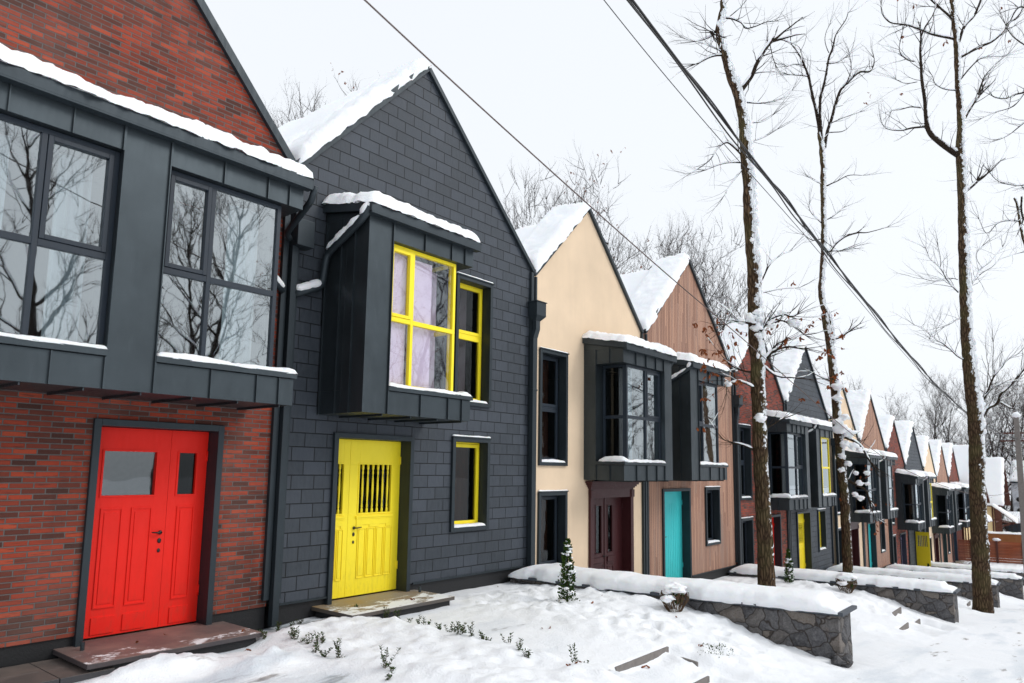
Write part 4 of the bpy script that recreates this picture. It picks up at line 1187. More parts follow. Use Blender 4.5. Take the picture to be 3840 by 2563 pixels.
def leaf_at(mb, rng, p, s):
    """a curled lobed oak leaf hanging from a twig"""
    a = rng.uniform(0, 6.28); tl = rng.uniform(0.5, 1.3)
    u = Vector((math.cos(a)*math.cos(tl), math.sin(a)*math.cos(tl), -math.sin(tl))); v = u.cross(Vector((rng.uniform(-1,1), rng.uniform(-1,1), 0.3))).normalized(); w = u.cross(v)
    prof = [(0, 0.05), (0.2, 0.3), (0.32, 0.18), (0.5, 0.42), (0.62, 0.24), (0.8, 0.34), (1.0, 0.04)]
    n = len(mb.v)
    for t, h in prof:
        c = p+u*s*1.5*t+w*s*0.3*math.sin(t*3)
        mb.v += [tuple(c+v*s*h+w*s*0.15), tuple(c), tuple(c-v*s*h+w*s*0.15)]
    for i in range(len(prof)-1):
        k = n+i*3; mb.face(k, k+3, k+4, k+1); mb.face(k+1, k+4, k+5, k+2)

def big_tree(name, label, data, seed, depth=3, twl=0.8, leafy=None, clumps=()):
    rng = random.Random(seed)
    tr = data[0]; base = tr[-1] if tr[0][2] > tr[-1][2] else tr[0]
    t = empty(name, base[:3], label, 'tree'); O = Vector(base[:3])
    mb = MB(); sn = MB(); tw = MB(); lv = MB()
    pts, rad = smooth_pts([Vector(p[:3])-O for p in tr], [p[3] for p in tr], 10, 0.02, seed)
    rad = [r*(1+0.07*noise.noise(p*2.2)) for p, r in zip(pts, rad)]
    # noisy round trunk
    mbt = MB(); mbt.tube(pts, rad, 20)
    for i, v in enumerate(mbt.v):
        q = Vector(v); mbt.v[i] = tuple(q+Vector((noise.noise(q*6), noise.noise(q*6+Vector((9,0,0))), 0))*0.018)
    mbt.build('trunk', M['bark'], t, True)
    for li, L in enumerate(data[1:]):
        p, r = smooth_pts([Vector(q[:3])-O for q in L], [q[3] for q in L], 5, 0.03, seed+li)
        # give the limb some depth
        dy = rng.uniform(-0.35, 0.35); n = len(p)
        vd = Vector((0.77, 0.625, 0.0))
        p = [q+vd*dy*((i/(n-1))**1.2)*(p[-1]-p[0]).length*0.6 for i, q in enumerate(p)]
        mb.tube(p, r, 9 if r[0] > 0.03 else 5)
        snow_on(sn, p, r, rng, 0.75, 1.05, seed+li)
        total = sum((p[i+1]-p[i]).length for i in range(n-1))
        stub = r[-1] > 0.05 and r[-1] > 0.55*r[0]
        if stub:
            sn.blob(p[-1]+Vector((0,0,r[-1]*0.7)), r[-1]*1.15, li, 0.3, 1, 1, 0.8)
        for i in range(2, n):
            if rng.random() < (0.50 if not stub else 0.25):
                d = (p[i]-p[i-1]).normalized()
                a = Vector((rng.uniform(-1,1), rng.uniform(-1,1), rng.uniform(-0.5,1))).normalized()
                twigs(tw, rng, p[i], (d*0.7+a*0.8), min(r[i]*0.5, 0.014), twl*rng.uniform(0.5, 1.2), depth-1, 0.7, 0.3, sn, lv, leafy(p[i]+O) if leafy else 0.0)
        if not stub:
            for q in range(3): twigs(tw, rng, p[-1], (p[-1]-p[-2]).normalized()+Vector((rng.uniform(-.4,.4), rng.uniform(-.4,.4), rng.uniform(-.2,.5))), max(0.005, r[-1]*0.8), twl*rng.uniform(0.6, 1.2), depth-1, 0.7, 0.3, sn, lv, leafy(p[-1]+O) if leafy else 0.0)
    # a few short shoots straight off the trunk
    for i in range(6, len(pts)-25, 5):
        if rng.random() < 0.5:
            a = rng.uniform(0, 6.28); twigs(tw, rng, pts[i], (math.cos(a), math.sin(a), 0.3), 0.007, twl*0.7*rng.uniform(0.4, 1.0), 2, 0.8, 0.1, sn, lv, leafy(pts[i]+O) if leafy else 0.0)
    mb.build('limbs', M['twig'], t, True); tw.build('twigs', M['twig'], t)
    # wind-packed snow stuck to the weather side of the trunk
    side = Vector((0.02, -1.0, 0)); 
    for i in range(3, len(pts)-1):
        hgt = (pts[i].z-pts[-1].z) if pts[0].z > pts[-1].z else pts[i].z-pts[0].z
        k = 2 if hgt > 6 else 1
        for q in range(k):
            if noise.noise(pts[i]*0.9+Vector((0, q, seed))) > (-0.15 if hgt > 6.0 else (0.18 if hgt > 2.5 else 0.42)):
                a = rng.gauss(0, 0.42); sd = Vector((side.x*math.cos(a)-side.y*math.sin(a), side.x*math.sin(a)+side.y*math.cos(a), 0)).normalized()
                c = pts[i]+sd*rad[i]*0.96+Vector((0, 0, rng.uniform(-0.12, 0.12)))
                s = rad[i]*rng.uniform(0.16, 0.45)*(1.2 if hgt > 6 else 0.6)
                sn.blob(c, s, i+q*31, 0.6, 0.85, 0.85, rng.uniform(0.7, 1.9 if hgt > 6 else 0.8), 8, 6)
    for i, (x, y, z, r) in enumerate(clumps):
        sn.blob(Vector((x, y, z))-O, r*1.05, i+seed, 0.75, 1.15, 1.1, 0.8, 14, 9)
    if sn.v: sn.build('snow', M['snow'], t, True)
    if lv.v: lv.build('dead_leaves', M['leaf'], t)
    return t

T1 =[ [(15.14,5.91,12.11,.063),(15.17,6.02,11.38,.071),(15.19,6.06,11.07,.073),(15.21,6.1,10.76,.078),(15.2,6.2,10.34,.084),(15.32,6.14,9.93,.089),(15.49,6.05,9.36,.11),(15.65,5.94,8.9,.126),(15.81,5.88,8.17,.136),(15.93,5.89,7.45,.141),(16.06,5.89,6.67,.147),(16.16,5.92,5.89,.157),(16.33,5.93,4.85,.157),(16.46,5.99,3.82,.162),(16.57,6.03,2.94,.162),(16.61,6.03,2.69,.16),(16.72,6.06,1.87,.165),(16.87,6.11,.75,.17),(17.07,6.16,-.68,.175),(17.28,6.21,-2.22,.191),(17.35,6.24,-2.83,.206),(17.42,6.29,-3.45,.237)],[(15.68,5.89,8.94,.058),(15.81,5.67,9.27,.047),(15.85,5.57,9.53,.044),(15.9,5.45,9.79,.042),(15.95,5.34,9.97,.039),(16.01,5.25,10.09,.037)],[(15.21,6.2,10.3,.047),(15.14,6.28,10.3,.037),(15.1,6.33,10.28,.037)],[(15.27,6.05,10.63,.024),(15.38,5.92,10.61,.021),(15.52,5.76,10.53,.018),(15.6,5.69,10.42,.018),(15.73,5.52,10.47,.013),(15.88,5.31,10.59,.01),(16.01,5.14,10.62,.008)],[(15.32,6.17,9.77,.026),(15.21,6.3,9.75,.024),(15.09,6.47,9.67,.021),(14.94,6.69,9.51,.013)],[(15.34,6.13,9.83,.016),(15.13,6.37,9.93,.01),(14.85,6.69,10.02,.008),(14.65,6.93,10.05,.006)],[(15.2,6.2,10.29,.021),(15.04,6.44,10.16,.016),(14.88,6.65,10.08,.01)],[(15.86,5.98,7.44,.026),(15.74,6.09,7.62,.024),(15.62,6.22,7.73,.021),(15.5,6.39,7.62,.018),(15.42,6.53,7.38,.013),(15.31,6.7,7.2,.01),(15.15,6.94,7.01,.006)],[(15.87,6.01,7.24,.016),(15.65,6.27,7.26,.013),(15.48,6.5,7.2,.01),(15.37,6.65,7.12,.008)],[(15.93,5.96,7.13,.016),(15.85,6.09,6.92,.01),(15.75,6.27,6.66,.008),(15.72,6.35,6.5,.006)],[(15.85,5.84,8.17,.016),(16.07,5.56,8.23,.01),(16.22,5.34,8.39,.008)],[(15.92,5.86,7.71,.013),(16.12,5.58,7.82,.01),(16.3,5.33,7.98,.006)],[(15.74,5.87,8.67,.018),(15.93,5.65,8.67,.016),(16.09,5.44,8.7,.01),(16.31,5.15,8.81,.008),(16.48,4.89,9.05,.006)],[(16.0,5.26,10.08,.018),(16.13,5.1,10.15,.013),(16.26,4.94,10.11,.01),(16.44,4.74,10.01,.008),(16.53,4.68,9.75,.006)],[(16.01,5.27,10.05,.013),(16.07,5.25,9.74,.01),(16.12,5.22,9.58,.008)],[(16.45,5.92,4.18,.021),(16.5,5.77,4.6,.018),(16.57,5.63,4.91,.016),(16.71,5.41,5.12,.01),(16.86,5.2,5.23,.006)],[(16.47,5.9,4.18,.016),(16.64,5.67,4.26,.013),(16.86,5.38,4.35,.01),(17.12,5.05,4.4,.006)],[(16.69,5.96,2.54,.046),(16.77,5.82,2.75,.041),(16.84,5.71,2.85,.031),(17.0,5.51,2.93,.021),(17.16,5.31,2.91,.015)],[(16.7,5.95,2.51,.031),(16.94,5.71,2.27,.021),(17.17,5.43,2.21,.015),(17.4,5.16,2.18,.01)],[(16.79,5.8,2.75,.026),(16.89,5.62,3.01,.021),(17.04,5.41,3.09,.015),(17.28,5.08,3.27,.01)],[(16.59,6.12,2.33,.026),(16.41,6.34,2.38,.021),(16.19,6.57,2.53,.015)],[(16.78,6.26,.54,.026),(16.6,6.47,.64,.021),(16.33,6.78,.74,.01)],[(16.89,6.02,1.01,.026),(17.03,5.83,1.11,.015),(17.18,5.62,1.27,.01)] ]
T2 =[ [(25.18,6.71,11.87,.062),(25.25,6.69,11.56,.078),(25.31,6.68,11.25,.089),(25.4,6.68,10.71,.093),(25.52,6.76,9.56,.097),(25.67,6.82,8.4,.093),(25.76,6.91,7.4,.093),(25.81,7.04,6.47,.101),(25.93,7.02,5.86,.113),(26.12,6.89,5.32,.12),(26.25,6.88,4.63,.124),(26.0,7.0,5.55,.13),(26.21,6.93,4.63,.13),(26.36,6.92,3.73,.138),(26.52,6.91,2.84,.146),(26.71,6.92,1.65,.153),(26.92,6.92,.39,.153),(27.13,6.91,-.82,.153),(27.47,6.98,-3.25,.169),(27.6,7.04,-4.32,.176),(27.68,7.1,-5.08,.199)],[(25.25,6.69,11.56,.062),(25.14,6.7,12.18,.058),(24.97,6.77,12.79,.051),(24.83,6.83,13.4,.047),(24.72,6.87,13.83,.043),(24.57,6.97,14.25,.035),(24.39,7.12,14.63,.027),(24.21,7.28,14.94,.016),(24.17,7.25,15.32,.012)],[(25.28,6.66,11.56,.058),(25.13,6.67,12.33,.051),(25.07,6.61,13.02,.047),(25.08,6.47,13.64,.043),(25.08,6.35,14.26,.035),(25.1,6.24,14.65,.031),(25.12,6.12,15.11,.019),(25.27,5.84,15.58,.016),(25.29,5.77,15.81,.009)],[(25.35,6.61,11.33,.058),(25.37,6.48,11.87,.054),(25.4,6.34,12.34,.051),(25.44,6.18,12.88,.047),(25.5,6.01,13.34,.043),(25.68,5.7,13.77,.039),(25.88,5.41,14.03,.035),(26.09,5.13,14.07,.031),(26.17,5.0,14.29,.023),(26.16,4.95,14.59,.012)],[(24.73,6.87,13.79,.023),(24.48,7.17,13.84,.019),(24.23,7.47,13.85,.012)],[(24.59,6.97,14.17,.023),(24.38,7.2,14.24,.016),(24.22,7.42,14.16,.012)],[(25.76,6.84,7.75,.039),(25.88,6.7,7.71,.035),(25.98,6.53,7.98,.031),(26.14,6.27,8.24,.031),(26.35,5.99,8.35,.027),(26.6,5.69,8.34,.016),(26.97,5.19,8.51,.009)],[(25.76,6.85,7.71,.027),(25.98,6.57,7.75,.023),(26.14,6.36,7.79,.019)],[(25.51,6.69,9.98,.027),(25.72,6.4,10.14,.019),(25.98,6.03,10.38,.016),(26.32,5.6,10.42,.009)],[(25.63,6.79,8.79,.023),(25.84,6.49,8.98,.016),(26.01,6.22,9.26,.009)],[(25.46,6.74,10.02,.019),(25.27,6.95,10.17,.012),(25.11,7.12,10.32,.009)],[(25.4,6.43,11.87,.019),(25.67,6.1,11.92,.016),(25.8,5.91,12.04,.009)],[(25.39,6.38,12.18,.019),(25.67,6.01,12.38,.012),(25.99,5.57,12.58,.009)],[(25.55,5.93,13.42,.019),(25.64,5.71,13.96,.016),(25.53,5.74,14.5,.012)],[(25.08,6.35,14.26,.023),(25.31,6.05,14.3,.016),(25.44,5.86,14.42,.012)],[(25.1,6.24,14.65,.016),(24.95,6.33,15.11,.012),(25.01,6.14,15.65,.009)],[(25.58,6.87,8.71,.019),(25.29,7.14,9.09,.012),(25.22,7.19,9.32,.009)],[(25.65,6.89,8.17,.019),(25.45,7.15,8.12,.016),(25.23,7.38,8.31,.009)],[(26.78,6.9,1.3,.054),(27.04,6.61,1.16,.046),(27.31,6.34,.86,.038),(27.51,6.19,.41,.031)],[(27.06,6.86,-.21,.054),(27.3,6.6,-.36,.046),(27.57,6.32,-.58,.038),(27.71,6.23,-.96,.031)],[(26.2,6.93,4.64,.038),(26.41,6.66,4.72,.031),(26.54,6.47,4.88,.031)],[(26.5,6.88,3.13,.031),(26.23,7.18,3.27,.023),(26.02,7.41,3.42,.015)] ]
T3 =[ [(26.27,2.54,17.82,.045),(26.39,2.6,16.79,.056),(26.5,2.65,15.9,.071),(26.63,2.64,15.16,.078),(26.76,2.63,14.42,.086),(26.86,2.66,13.68,.09),(27.02,2.69,12.57,.101),(27.13,2.71,11.83,.112),(27.2,2.76,11.16,.123),(27.26,2.78,10.72,.142),(27.46,2.83,9.24,.149),(27.65,2.91,7.76,.16),(27.84,2.97,6.28,.172),(28.04,3.03,4.8,.186),(28.11,3.04,4.3,.196),(28.36,3.03,2.87,.217),(28.61,3.02,1.43,.232),(28.88,3.13,-.72,.246),(29.12,3.2,-2.52,.261),(29.32,3.24,-3.96,.283),(29.41,3.26,-4.57,.319),(29.46,3.28,-4.96,.362)],[(27.23,2.83,10.68,.104),(27.01,3.06,10.86,.097),(26.72,3.36,11.12,.09),(26.48,3.6,11.41,.082),(26.35,3.67,11.85,.067),(26.24,3.69,12.4,.056),(26.13,3.73,12.85,.052),(26.03,3.77,13.29,.048),(25.94,3.78,13.73,.041),(25.87,3.74,14.4,.034)],[(27.17,2.68,11.76,.067),(27.27,2.48,12.12,.056),(27.37,2.28,12.49,.052),(27.5,2.05,12.8,.048)],[(27.49,2.75,9.48,.052),(27.61,2.56,9.65,.048),(27.75,2.34,9.88,.045)],[(26.78,2.63,14.31,.048),(26.84,2.46,14.79,.045),(26.94,2.26,15.17,.041),(27.07,2.04,15.47,.037),(27.18,1.81,15.91,.034),(27.21,1.69,16.36,.03)],[(26.71,2.66,14.58,.041),(26.45,2.96,14.69,.037),(26.15,3.3,14.79,.034),(25.85,3.64,15.01,.03),(25.6,3.92,15.1,.026),(25.31,4.26,15.19,.022),(25.14,4.42,15.46,.015),(25.07,4.43,15.79,.011)],[(26.63,2.64,15.17,.041),(26.45,2.83,15.34,.037),(26.24,3.05,15.56,.034),(26.0,3.3,15.74,.03),(25.74,3.56,16.03,.022)],[(26.87,2.6,13.96,.045),(27.07,2.3,14.17,.045),(27.33,1.94,14.4,.041),(27.54,1.64,14.59,.037),(27.74,1.32,14.92,.034),(27.89,1.07,15.3,.03),(28.05,.82,15.49,.022)],[(26.94,2.66,13.16,.026),(27.13,2.34,13.61,.022),(27.33,2.03,13.91,.015),(27.71,1.57,13.92,.009)],[(26.93,2.74,12.87,.022),(26.64,3.09,12.9,.019),(26.44,3.31,13.08,.015),(26.36,3.35,13.33,.009)],[(26.38,3.67,11.63,.034),(26.13,3.99,11.59,.03),(25.9,4.29,11.51,.022),(25.61,4.63,11.57,.015),(25.47,4.76,11.79,.009)],[(26.24,3.71,12.27,.022),(26.01,4.0,12.29,.019),(25.78,4.3,12.19,.011),(25.64,4.47,12.17,.009)],[(25.92,3.79,13.81,.026),(25.74,4.0,13.88,.019),(25.56,4.16,14.17,.015),(25.55,4.06,14.76,.011)],[(27.5,2.05,12.8,.022),(27.44,2.06,13.17,.019),(27.52,1.89,13.47,.011),(27.8,1.45,13.96,.009)],[(26.08,3.74,13.14,.015),(25.83,4.06,13.06,.011),(25.58,4.35,13.13,.009)],[(27.72,3.16,6.11,.021),(27.54,3.33,6.33,.019),(27.39,3.47,6.56,.017),(27.27,3.56,6.8,.015),(27.13,3.69,7.04,.012),(26.96,3.85,7.24,.009),(26.84,3.94,7.54,.009)],[(27.66,3.14,6.54,.014),(27.54,3.28,6.58,.012),(27.39,3.47,6.55,.01),(27.18,3.74,6.49,.009),(26.95,4.01,6.55,.009)],[(27.23,3.6,6.87,.01),(27.24,3.52,7.24,.009),(27.16,3.53,7.65,.009)],[(27.96,2.84,6.17,.021),(27.98,2.79,6.34,.019),(28.07,2.61,6.68,.015),(28.15,2.46,6.94,.014),(28.32,2.2,7.17,.012),(28.42,2.02,7.44,.009),(28.55,1.82,7.69,.009)],[(28.1,2.57,6.7,.012),(28.23,2.38,6.84,.01),(28.36,2.19,6.98,.009),(28.53,1.93,7.26,.009),(28.79,1.57,7.42,.009),(28.94,1.38,7.49,.009)],[(28.14,2.47,6.94,.01),(28.0,2.59,7.19,.009),(27.96,2.58,7.47,.009),(28.05,2.43,7.67,.009)],[(28.06,3.19,3.86,.024),(27.91,3.36,3.97,.022),(27.76,3.51,4.14,.021),(27.54,3.73,4.34,.019),(27.38,3.91,4.44,.014),(27.18,4.11,4.64,.01),(26.99,4.31,4.84,.009),(26.78,4.55,4.94,.009)],[(27.88,3.14,5.26,.014),(27.76,3.3,5.17,.01),(27.68,3.42,5.06,.009),(27.52,3.64,4.94,.009)],[(27.38,3.91,4.44,.009),(27.26,4.04,4.57,.009),(27.4,3.81,4.85,.009)],[(28.52,2.9,2.52,.045),(28.63,2.76,2.55,.038),(28.67,2.66,2.83,.031),(28.72,2.5,3.27,.026),(28.82,2.32,3.55,.021),(28.92,2.14,3.83,.015),(29.08,1.91,4.03,.01),(29.17,1.77,4.21,.009)],[(28.68,2.63,2.93,.017),(28.63,2.62,3.27,.014),(28.58,2.61,3.61,.009),(28.48,2.67,3.95,.009)],[(28.71,2.61,2.83,.015),(28.84,2.41,3.0,.014),(29.05,2.14,3.11,.01),(29.27,1.83,3.22,.009)],[(28.66,2.88,1.83,.072),(28.77,2.65,2.23,.054),(28.98,2.36,2.41,.047),(29.06,2.2,2.74,.043),(29.19,1.98,2.99,.04),(29.41,1.63,3.4,.033),(29.64,1.24,3.91,.025)],[(29.0,2.33,2.45,.029),(29.23,2.09,2.27,.022),(29.27,2.03,2.28,.014)],[(28.74,2.47,3.31,.014),(28.72,2.42,3.68,.01),(28.71,2.35,4.13,.009),(28.68,2.31,4.47,.009)] ]
T4 =[ [(31.91,1.65,10.4,.038),(32.01,1.58,10.11,.042),(32.1,1.55,9.7,.046),(32.24,1.51,9.04,.05),(32.52,1.37,8.05,.067),(32.85,1.34,6.23,.092),(33.06,1.37,4.84,.108),(33.54,1.46,1.51,.132),(33.92,1.66,-1.75,.148),(34.27,1.89,-5.01,.181)],[(32.06,1.44,10.44,.033),(32.09,1.49,10.03,.033),(32.14,1.52,9.61,.038)],[(32.33,.17,15.09,.042),(32.06,.58,14.67,.038),(31.71,1.09,14.33,.033),(31.43,1.46,14.16,.029),(31.19,1.8,13.97,.021),(30.87,2.18,14.02,.017)],[(31.71,1.09,14.29,.021),(31.52,1.42,13.83,.017),(31.17,1.89,13.65,.013),(30.88,2.29,13.44,.01)],[(32.24,.6,13.51,.033),(31.94,1.0,13.34,.025),(31.76,1.28,13.09,.021),(31.53,1.62,12.75,.013),(31.34,1.89,12.6,.01)],[(31.72,.46,17.32,.038),(31.35,.86,17.56,.029),(31.23,1.04,17.47,.025),(31.12,1.27,16.97,.017)],[(31.77,.69,15.91,.033),(31.53,.93,16.15,.025),(31.23,1.24,16.47,.021),(31.02,1.39,16.97,.013)],[(32.49,.76,11.2,.033),(32.21,1.17,10.9,.025),(32.01,1.44,10.81,.021),(31.8,1.7,10.77,.017),(31.36,2.21,10.92,.013),(31.07,2.51,11.25,.01)],[(32.1,1.59,9.53,.025),(31.83,1.92,9.52,.021),(31.59,2.25,9.39,.017),(31.36,2.6,9.02,.013),(31.1,2.82,9.51,.01)],[(32.04,.47,15.33,.108),(31.91,.29,16.99,.092),(31.69,.05,19.47,.067)],[(32.85,1.34,6.23,.108),(32.58,.82,10.37,.125),(32.31,.65,12.85,.117),(32.04,.47,15.33,.108)] ]

T1 +=  [[(16.34,5.84,3.26,0.036),(16.38,5.78,3.36,0.033),(16.43,5.69,3.47,0.03),(16.47,5.62,3.55,0.027),(16.54,5.53,3.61,0.024),(16.65,5.39,3.66,0.021),(16.75,5.27,3.6,0.018),(16.83,5.15,3.66,0.015)],[(16.43,5.69,3.46,0.025),(16.53,5.57,3.45,0.022),(16.65,5.41,3.51,0.019),(16.82,5.22,3.42,0.016),(16.95,5.09,3.32,0.013),(17.05,4.99,3.21,0.01)],[(16.29,5.88,3.41,0.031),(16.16,6.03,3.43,0.026),(16.04,6.17,3.47,0.022),(15.89,6.35,3.46,0.017),(15.81,6.47,3.38,0.013)],[(16.4,6.04,1.94,0.025),(16.26,6.19,2.05,0.022),(16.14,6.33,2.09,0.018),(16.01,6.51,2.0,0.014),(16.02,6.53,1.83,0.01)]]
B1=[(16.18,5.99,3.56,0.109),(16.47,5.61,3.62,0.063),(16.62,5.42,3.68,0.075),(16.47,5.65,3.42,0.099),(16.82,5.22,3.45,0.115),(16.28,5.9,3.33,0.099),(16.31,5.83,3.53,0.075),(15.89,6.35,3.48,0.069),(16.04,6.17,3.49,0.089),(16.26,5.86,3.68,0.079),(16.55,5.99,1.25,0.099),(16.33,5.87,3.16,0.069),(16.01,6.5,2.02,0.069)]
B2=[(26.5,6.72,1.52,0.209),(26.66,6.56,1.37,0.179),(26.38,6.82,1.77,0.149),(26.25,6.74,2.96,0.149),(26.29,6.77,2.59,0.119),(26.53,6.61,1.92,0.134),(26.6,6.7,1.0,0.149),(26.77,6.63,0.34,0.104),(26.97,6.45,0.01,0.075),(27.08,6.39,-0.33,0.09),(27.22,6.15,0.01,0.09),(27.03,6.53,-0.73,0.09),(27.16,6.4,-0.84,0.104),(27.26,6.18,-0.36,0.075),(26.8,6.48,0.93,0.134),(26.95,6.31,0.82,0.104),(26.6,6.79,0.59,0.104),(26.65,6.83,0.11,0.09)]
t1 = big_tree('oak_tree', 'nearest oak trunk with brown leaves left on its lower branches, behind the first garden wall', T1, 11, 3, 0.75, lambda p: 0.2 if 0.8 < p.z < 3.4 else 0.0, B1)
t2 = big_tree('forked_tree', 'thin crooked tree splitting into three stems at the top, behind the second garden wall', T2, 12, 3, 0.8, lambda p: 0.22 if p.z < 0.2 else 0.0, B2)
t3 = big_tree('tall_tree', 'thick tall tree standing at the road edge right of the third garden wall', T3, 13, 3, 1.0, lambda p: 0.02 if p.z > 13 else 0.0)
t4 = big_tree('leaning_tree', 'tree at the right edge, only its branches and a broken stub showing', T4, 14, 3, 1.0, None)

# generic bare trees -------------------------------------------------
def bare_tree_proto(seed, H, r0, snowy=True, dens=1.0, leafy=0.0):
    rng = random.Random(seed); mb = MB(); tw = MB(); sn = MB() if snowy else None; lv = MB()
    pts = []; rad = []; n = 14; p = Vector((0,0,-0.5)); d = Vector((rng.uniform(-.06,.06), rng.uniform(-.06,.06), 1))
    for i in range(n+1):
        pts.append(p.copy()); rad.append(r0*(1-i/n)**0.8+0.012)
        d = (d+Vector((rng.uniform(-1,1), rng.uniform(-1,1), 0))*0.07).normalized(); p = p+d*(H/n)
    mb.tube(pts, rad, 8)
    def limb(p0, d, r, L, dep):
        m = max(4, int(L/0.55)); q = [Vector(p0)]; rr = [r]; d = Vector(d).normalized()
        for i in range(m):
            d = (d+Vector((rng.uniform(-1,1), rng.uniform(-1,1), rng.uniform(-.6,1)))*0.22+Vector((0,0,0.05))).normalized()
            q.append(q[-1]+d*L/m); rr.append(r*(1-(i+1)/m*0.8))
            if i >= 1 and rng.random() < 0.75*dens:
                a = Vector((rng.uniform(-1,1), rng.uniform(-1,1), rng.uniform(-.3,1))).normalized()
                if dep > 0: limb(q[-1], d*0.8+a*0.75, rr[-1]*0.6, L*rng.uniform(0.35, 0.6), dep-1)
                else: twigs(tw, rng, q[-1], d*0.7+a*0.8, 0.016, rng.uniform(0.6, 1.4), 1, 0.8, 0.3, None, lv, leafy)
        mb.tube(q, rr, 5 if r > 0.03 else 4, cap=False)
        if sn is not None and r > 0.02: snow_on(sn, q, rr, rng, 0.85, 1.1, seed)
        twigs(tw, rng, q[-1], d, max(0.014, rr[-1]), rng.uniform(0.7, 1.5), 2, 0.8, 0.3, None, lv, leafy)
    for i in range(4, n+1):
        for k in range(rng.randint(1, 3)):
            a = rng.uniform(0, 6.28); t_ = i/n
            limb(pts[i], (math.cos(a), math.sin(a), 0.5+t_*0.9), rad[i]*0.55+0.01, H*(0.30-0.16*t_)*rng.uniform(0.7, 1.15), 1)
    return mb, tw, sn, lv
protos = []
for s, (H, r0, lf) in enumerate(((17, 0.20, 0.0), (16, 0.17, 0.05), (18, 0.22, 0.0), (15, 0.16, 0.0))):
    mb, tw, sn, lv = bare_tree_proto(100+s, H, r0, True, 1.15, lf)
    def mk(m_, n_, mat, sm=False):
        o = m_.build(n_, mat, None, sm); me_ = o.data; bpy.data.objects.remove(o); return me_
    protos.append((H, [('trunk', mk(mb, 'trunk', M['farbark'], True)), ('twigs', mk(tw, 'twigs', M['farbark'])), ('snow', mk(sn, 'snow', M['snow'], True))]+([('dead_leaves', mk(lv, 'dead_leaves', M['leaf']))] if lv.v else [])))
def put_tree(x, y, topz, k, rz, label, group, name='bare_tree', gz=None):
    H, parts = protos[k % 4]
    z = gz if gz is not None else (total_h(x, y) if y < 9 else (-1.2-0.085*min(x, 60) if x < 60 else -6.3))
    s = (topz-z)/H/1.05
    t = empty(name, (x, y, z), label, 'tree', group); t.rotation_euler = (0, 0, rz); t.scale = (s*(0.9+0.1*(k % 3)), s*0.95, s)
    for n_, me_ in parts:
        o = bpy.data.objects.new(n_, me_); col.objects.link(o); o.parent = t
    return t
G1 = 'bare trees standing behind the roofs'
beh = [(15.2,25,12.6),(16.9,24,13.6),(18.2,25.5,14.6),(30.3,24,13.8),(32.5,25,15.4),(35.3,24,17.6),(40.2,24,17.3),(46.5,25,16.6),(51,24,17.2),(55.5,25,18.0),(58.5,24,18.6),(62.5,25,18.4),(66,27,17)]
wh = ['left of the slate gable','above the snow left of the slate gable','near the slate ridge','left of the cream gable','just left of the cream peak','behind the cream peak','right of the cream gable slope','left of the timber gable peak','behind the timber gable peak','right of the timber gable','left of the nearest oak trunk','behind the nearest oak trunk','right of the nearest oak trunk']
for i, (x, y, z) in enumerate([(13.3,24.5,12.0),(14.3,24,12.4),(15.9,24.6,13.2),(12.6,25,11.4),(38.8,24,17.4),(53.5,27,18.4)]):
    put_tree(x, y, z, i+1, i*2.7, 'bare tree standing in the second rank behind the roofs', G1)
for i, (x, y, z) in enumerate(beh):
    put_tree(x, y, z, i, i*1.9, 'bare tree showing over the roofs, '+wh[i], G1)
far = [(73,21,9.8),(78,23,10.5),(84,20,10.2),(90,22,10),(93,18,9.0),(97,17,10.5),(96,14.5,12.6),(101,14,12.0),(99,12.4,11.6),(104,12,12.4),(90,12.5,8.5),(108,11,13),(112,10,13.6),(106,8.6,11.5),(113,8,13.5),(118,7,13),(110,6.2,11),(122,9.5,14),(120,5,12),(126,6,14),(100,10.3,7.5),(95,11.6,6.5),(128,12,15),(117,3,10),(124,1.5,11),(88,16,7)]
for i, (x, y, z) in enumerate(far):
    put_tree(x, y, z*0.85, i+1, i*2.3, 'snow laden bare tree in the wood at the far end of the street', 'snow laden trees of the wood beyond the street', 'woodland_tree', -7.5)
# trees across the road, seen in the window panes
ac = [(8,-9,12),(14,-12,14),(21,-11,14),(27,-13,15),(35,-11,14),(17,-19,16),(43,-13,15),(24,-21,17),(5,-16,14),(50,-12,15),(60,-14,16),(31,-19,16),(38,-20,17)]
for i, (x, y, z) in enumerate(ac):
    put_tree(x, y, z*0.95, i+2, i*1.3, 'bare tree across the road, mirrored in the upper window panes', 'bare trees across the road', 'roadside_tree', street(x)-0.1)
# undergrowth mass of the far wood
rng = random.Random(5); mb = MB()
for i in range(420):
    x = rng.uniform(92, 132); y = rng.uniform(-6, 22); z = -7.5
    if rng.random() < 0.3: y = rng.uniform(9, 22)
    twigs(mb, rng, (x, y, z), (rng.uniform(-.5,.5), rng.uniform(-.5,.5), 1), 0.035, rng.uniform(2.5, 5.5), 1, 0.6, 0.4)
uo = mb.build('undergrowth', M['farbark']); tag(uo, 'tangled snowy undergrowth of the wood beyond the last houses', 'undergrowth', kind='stuff')
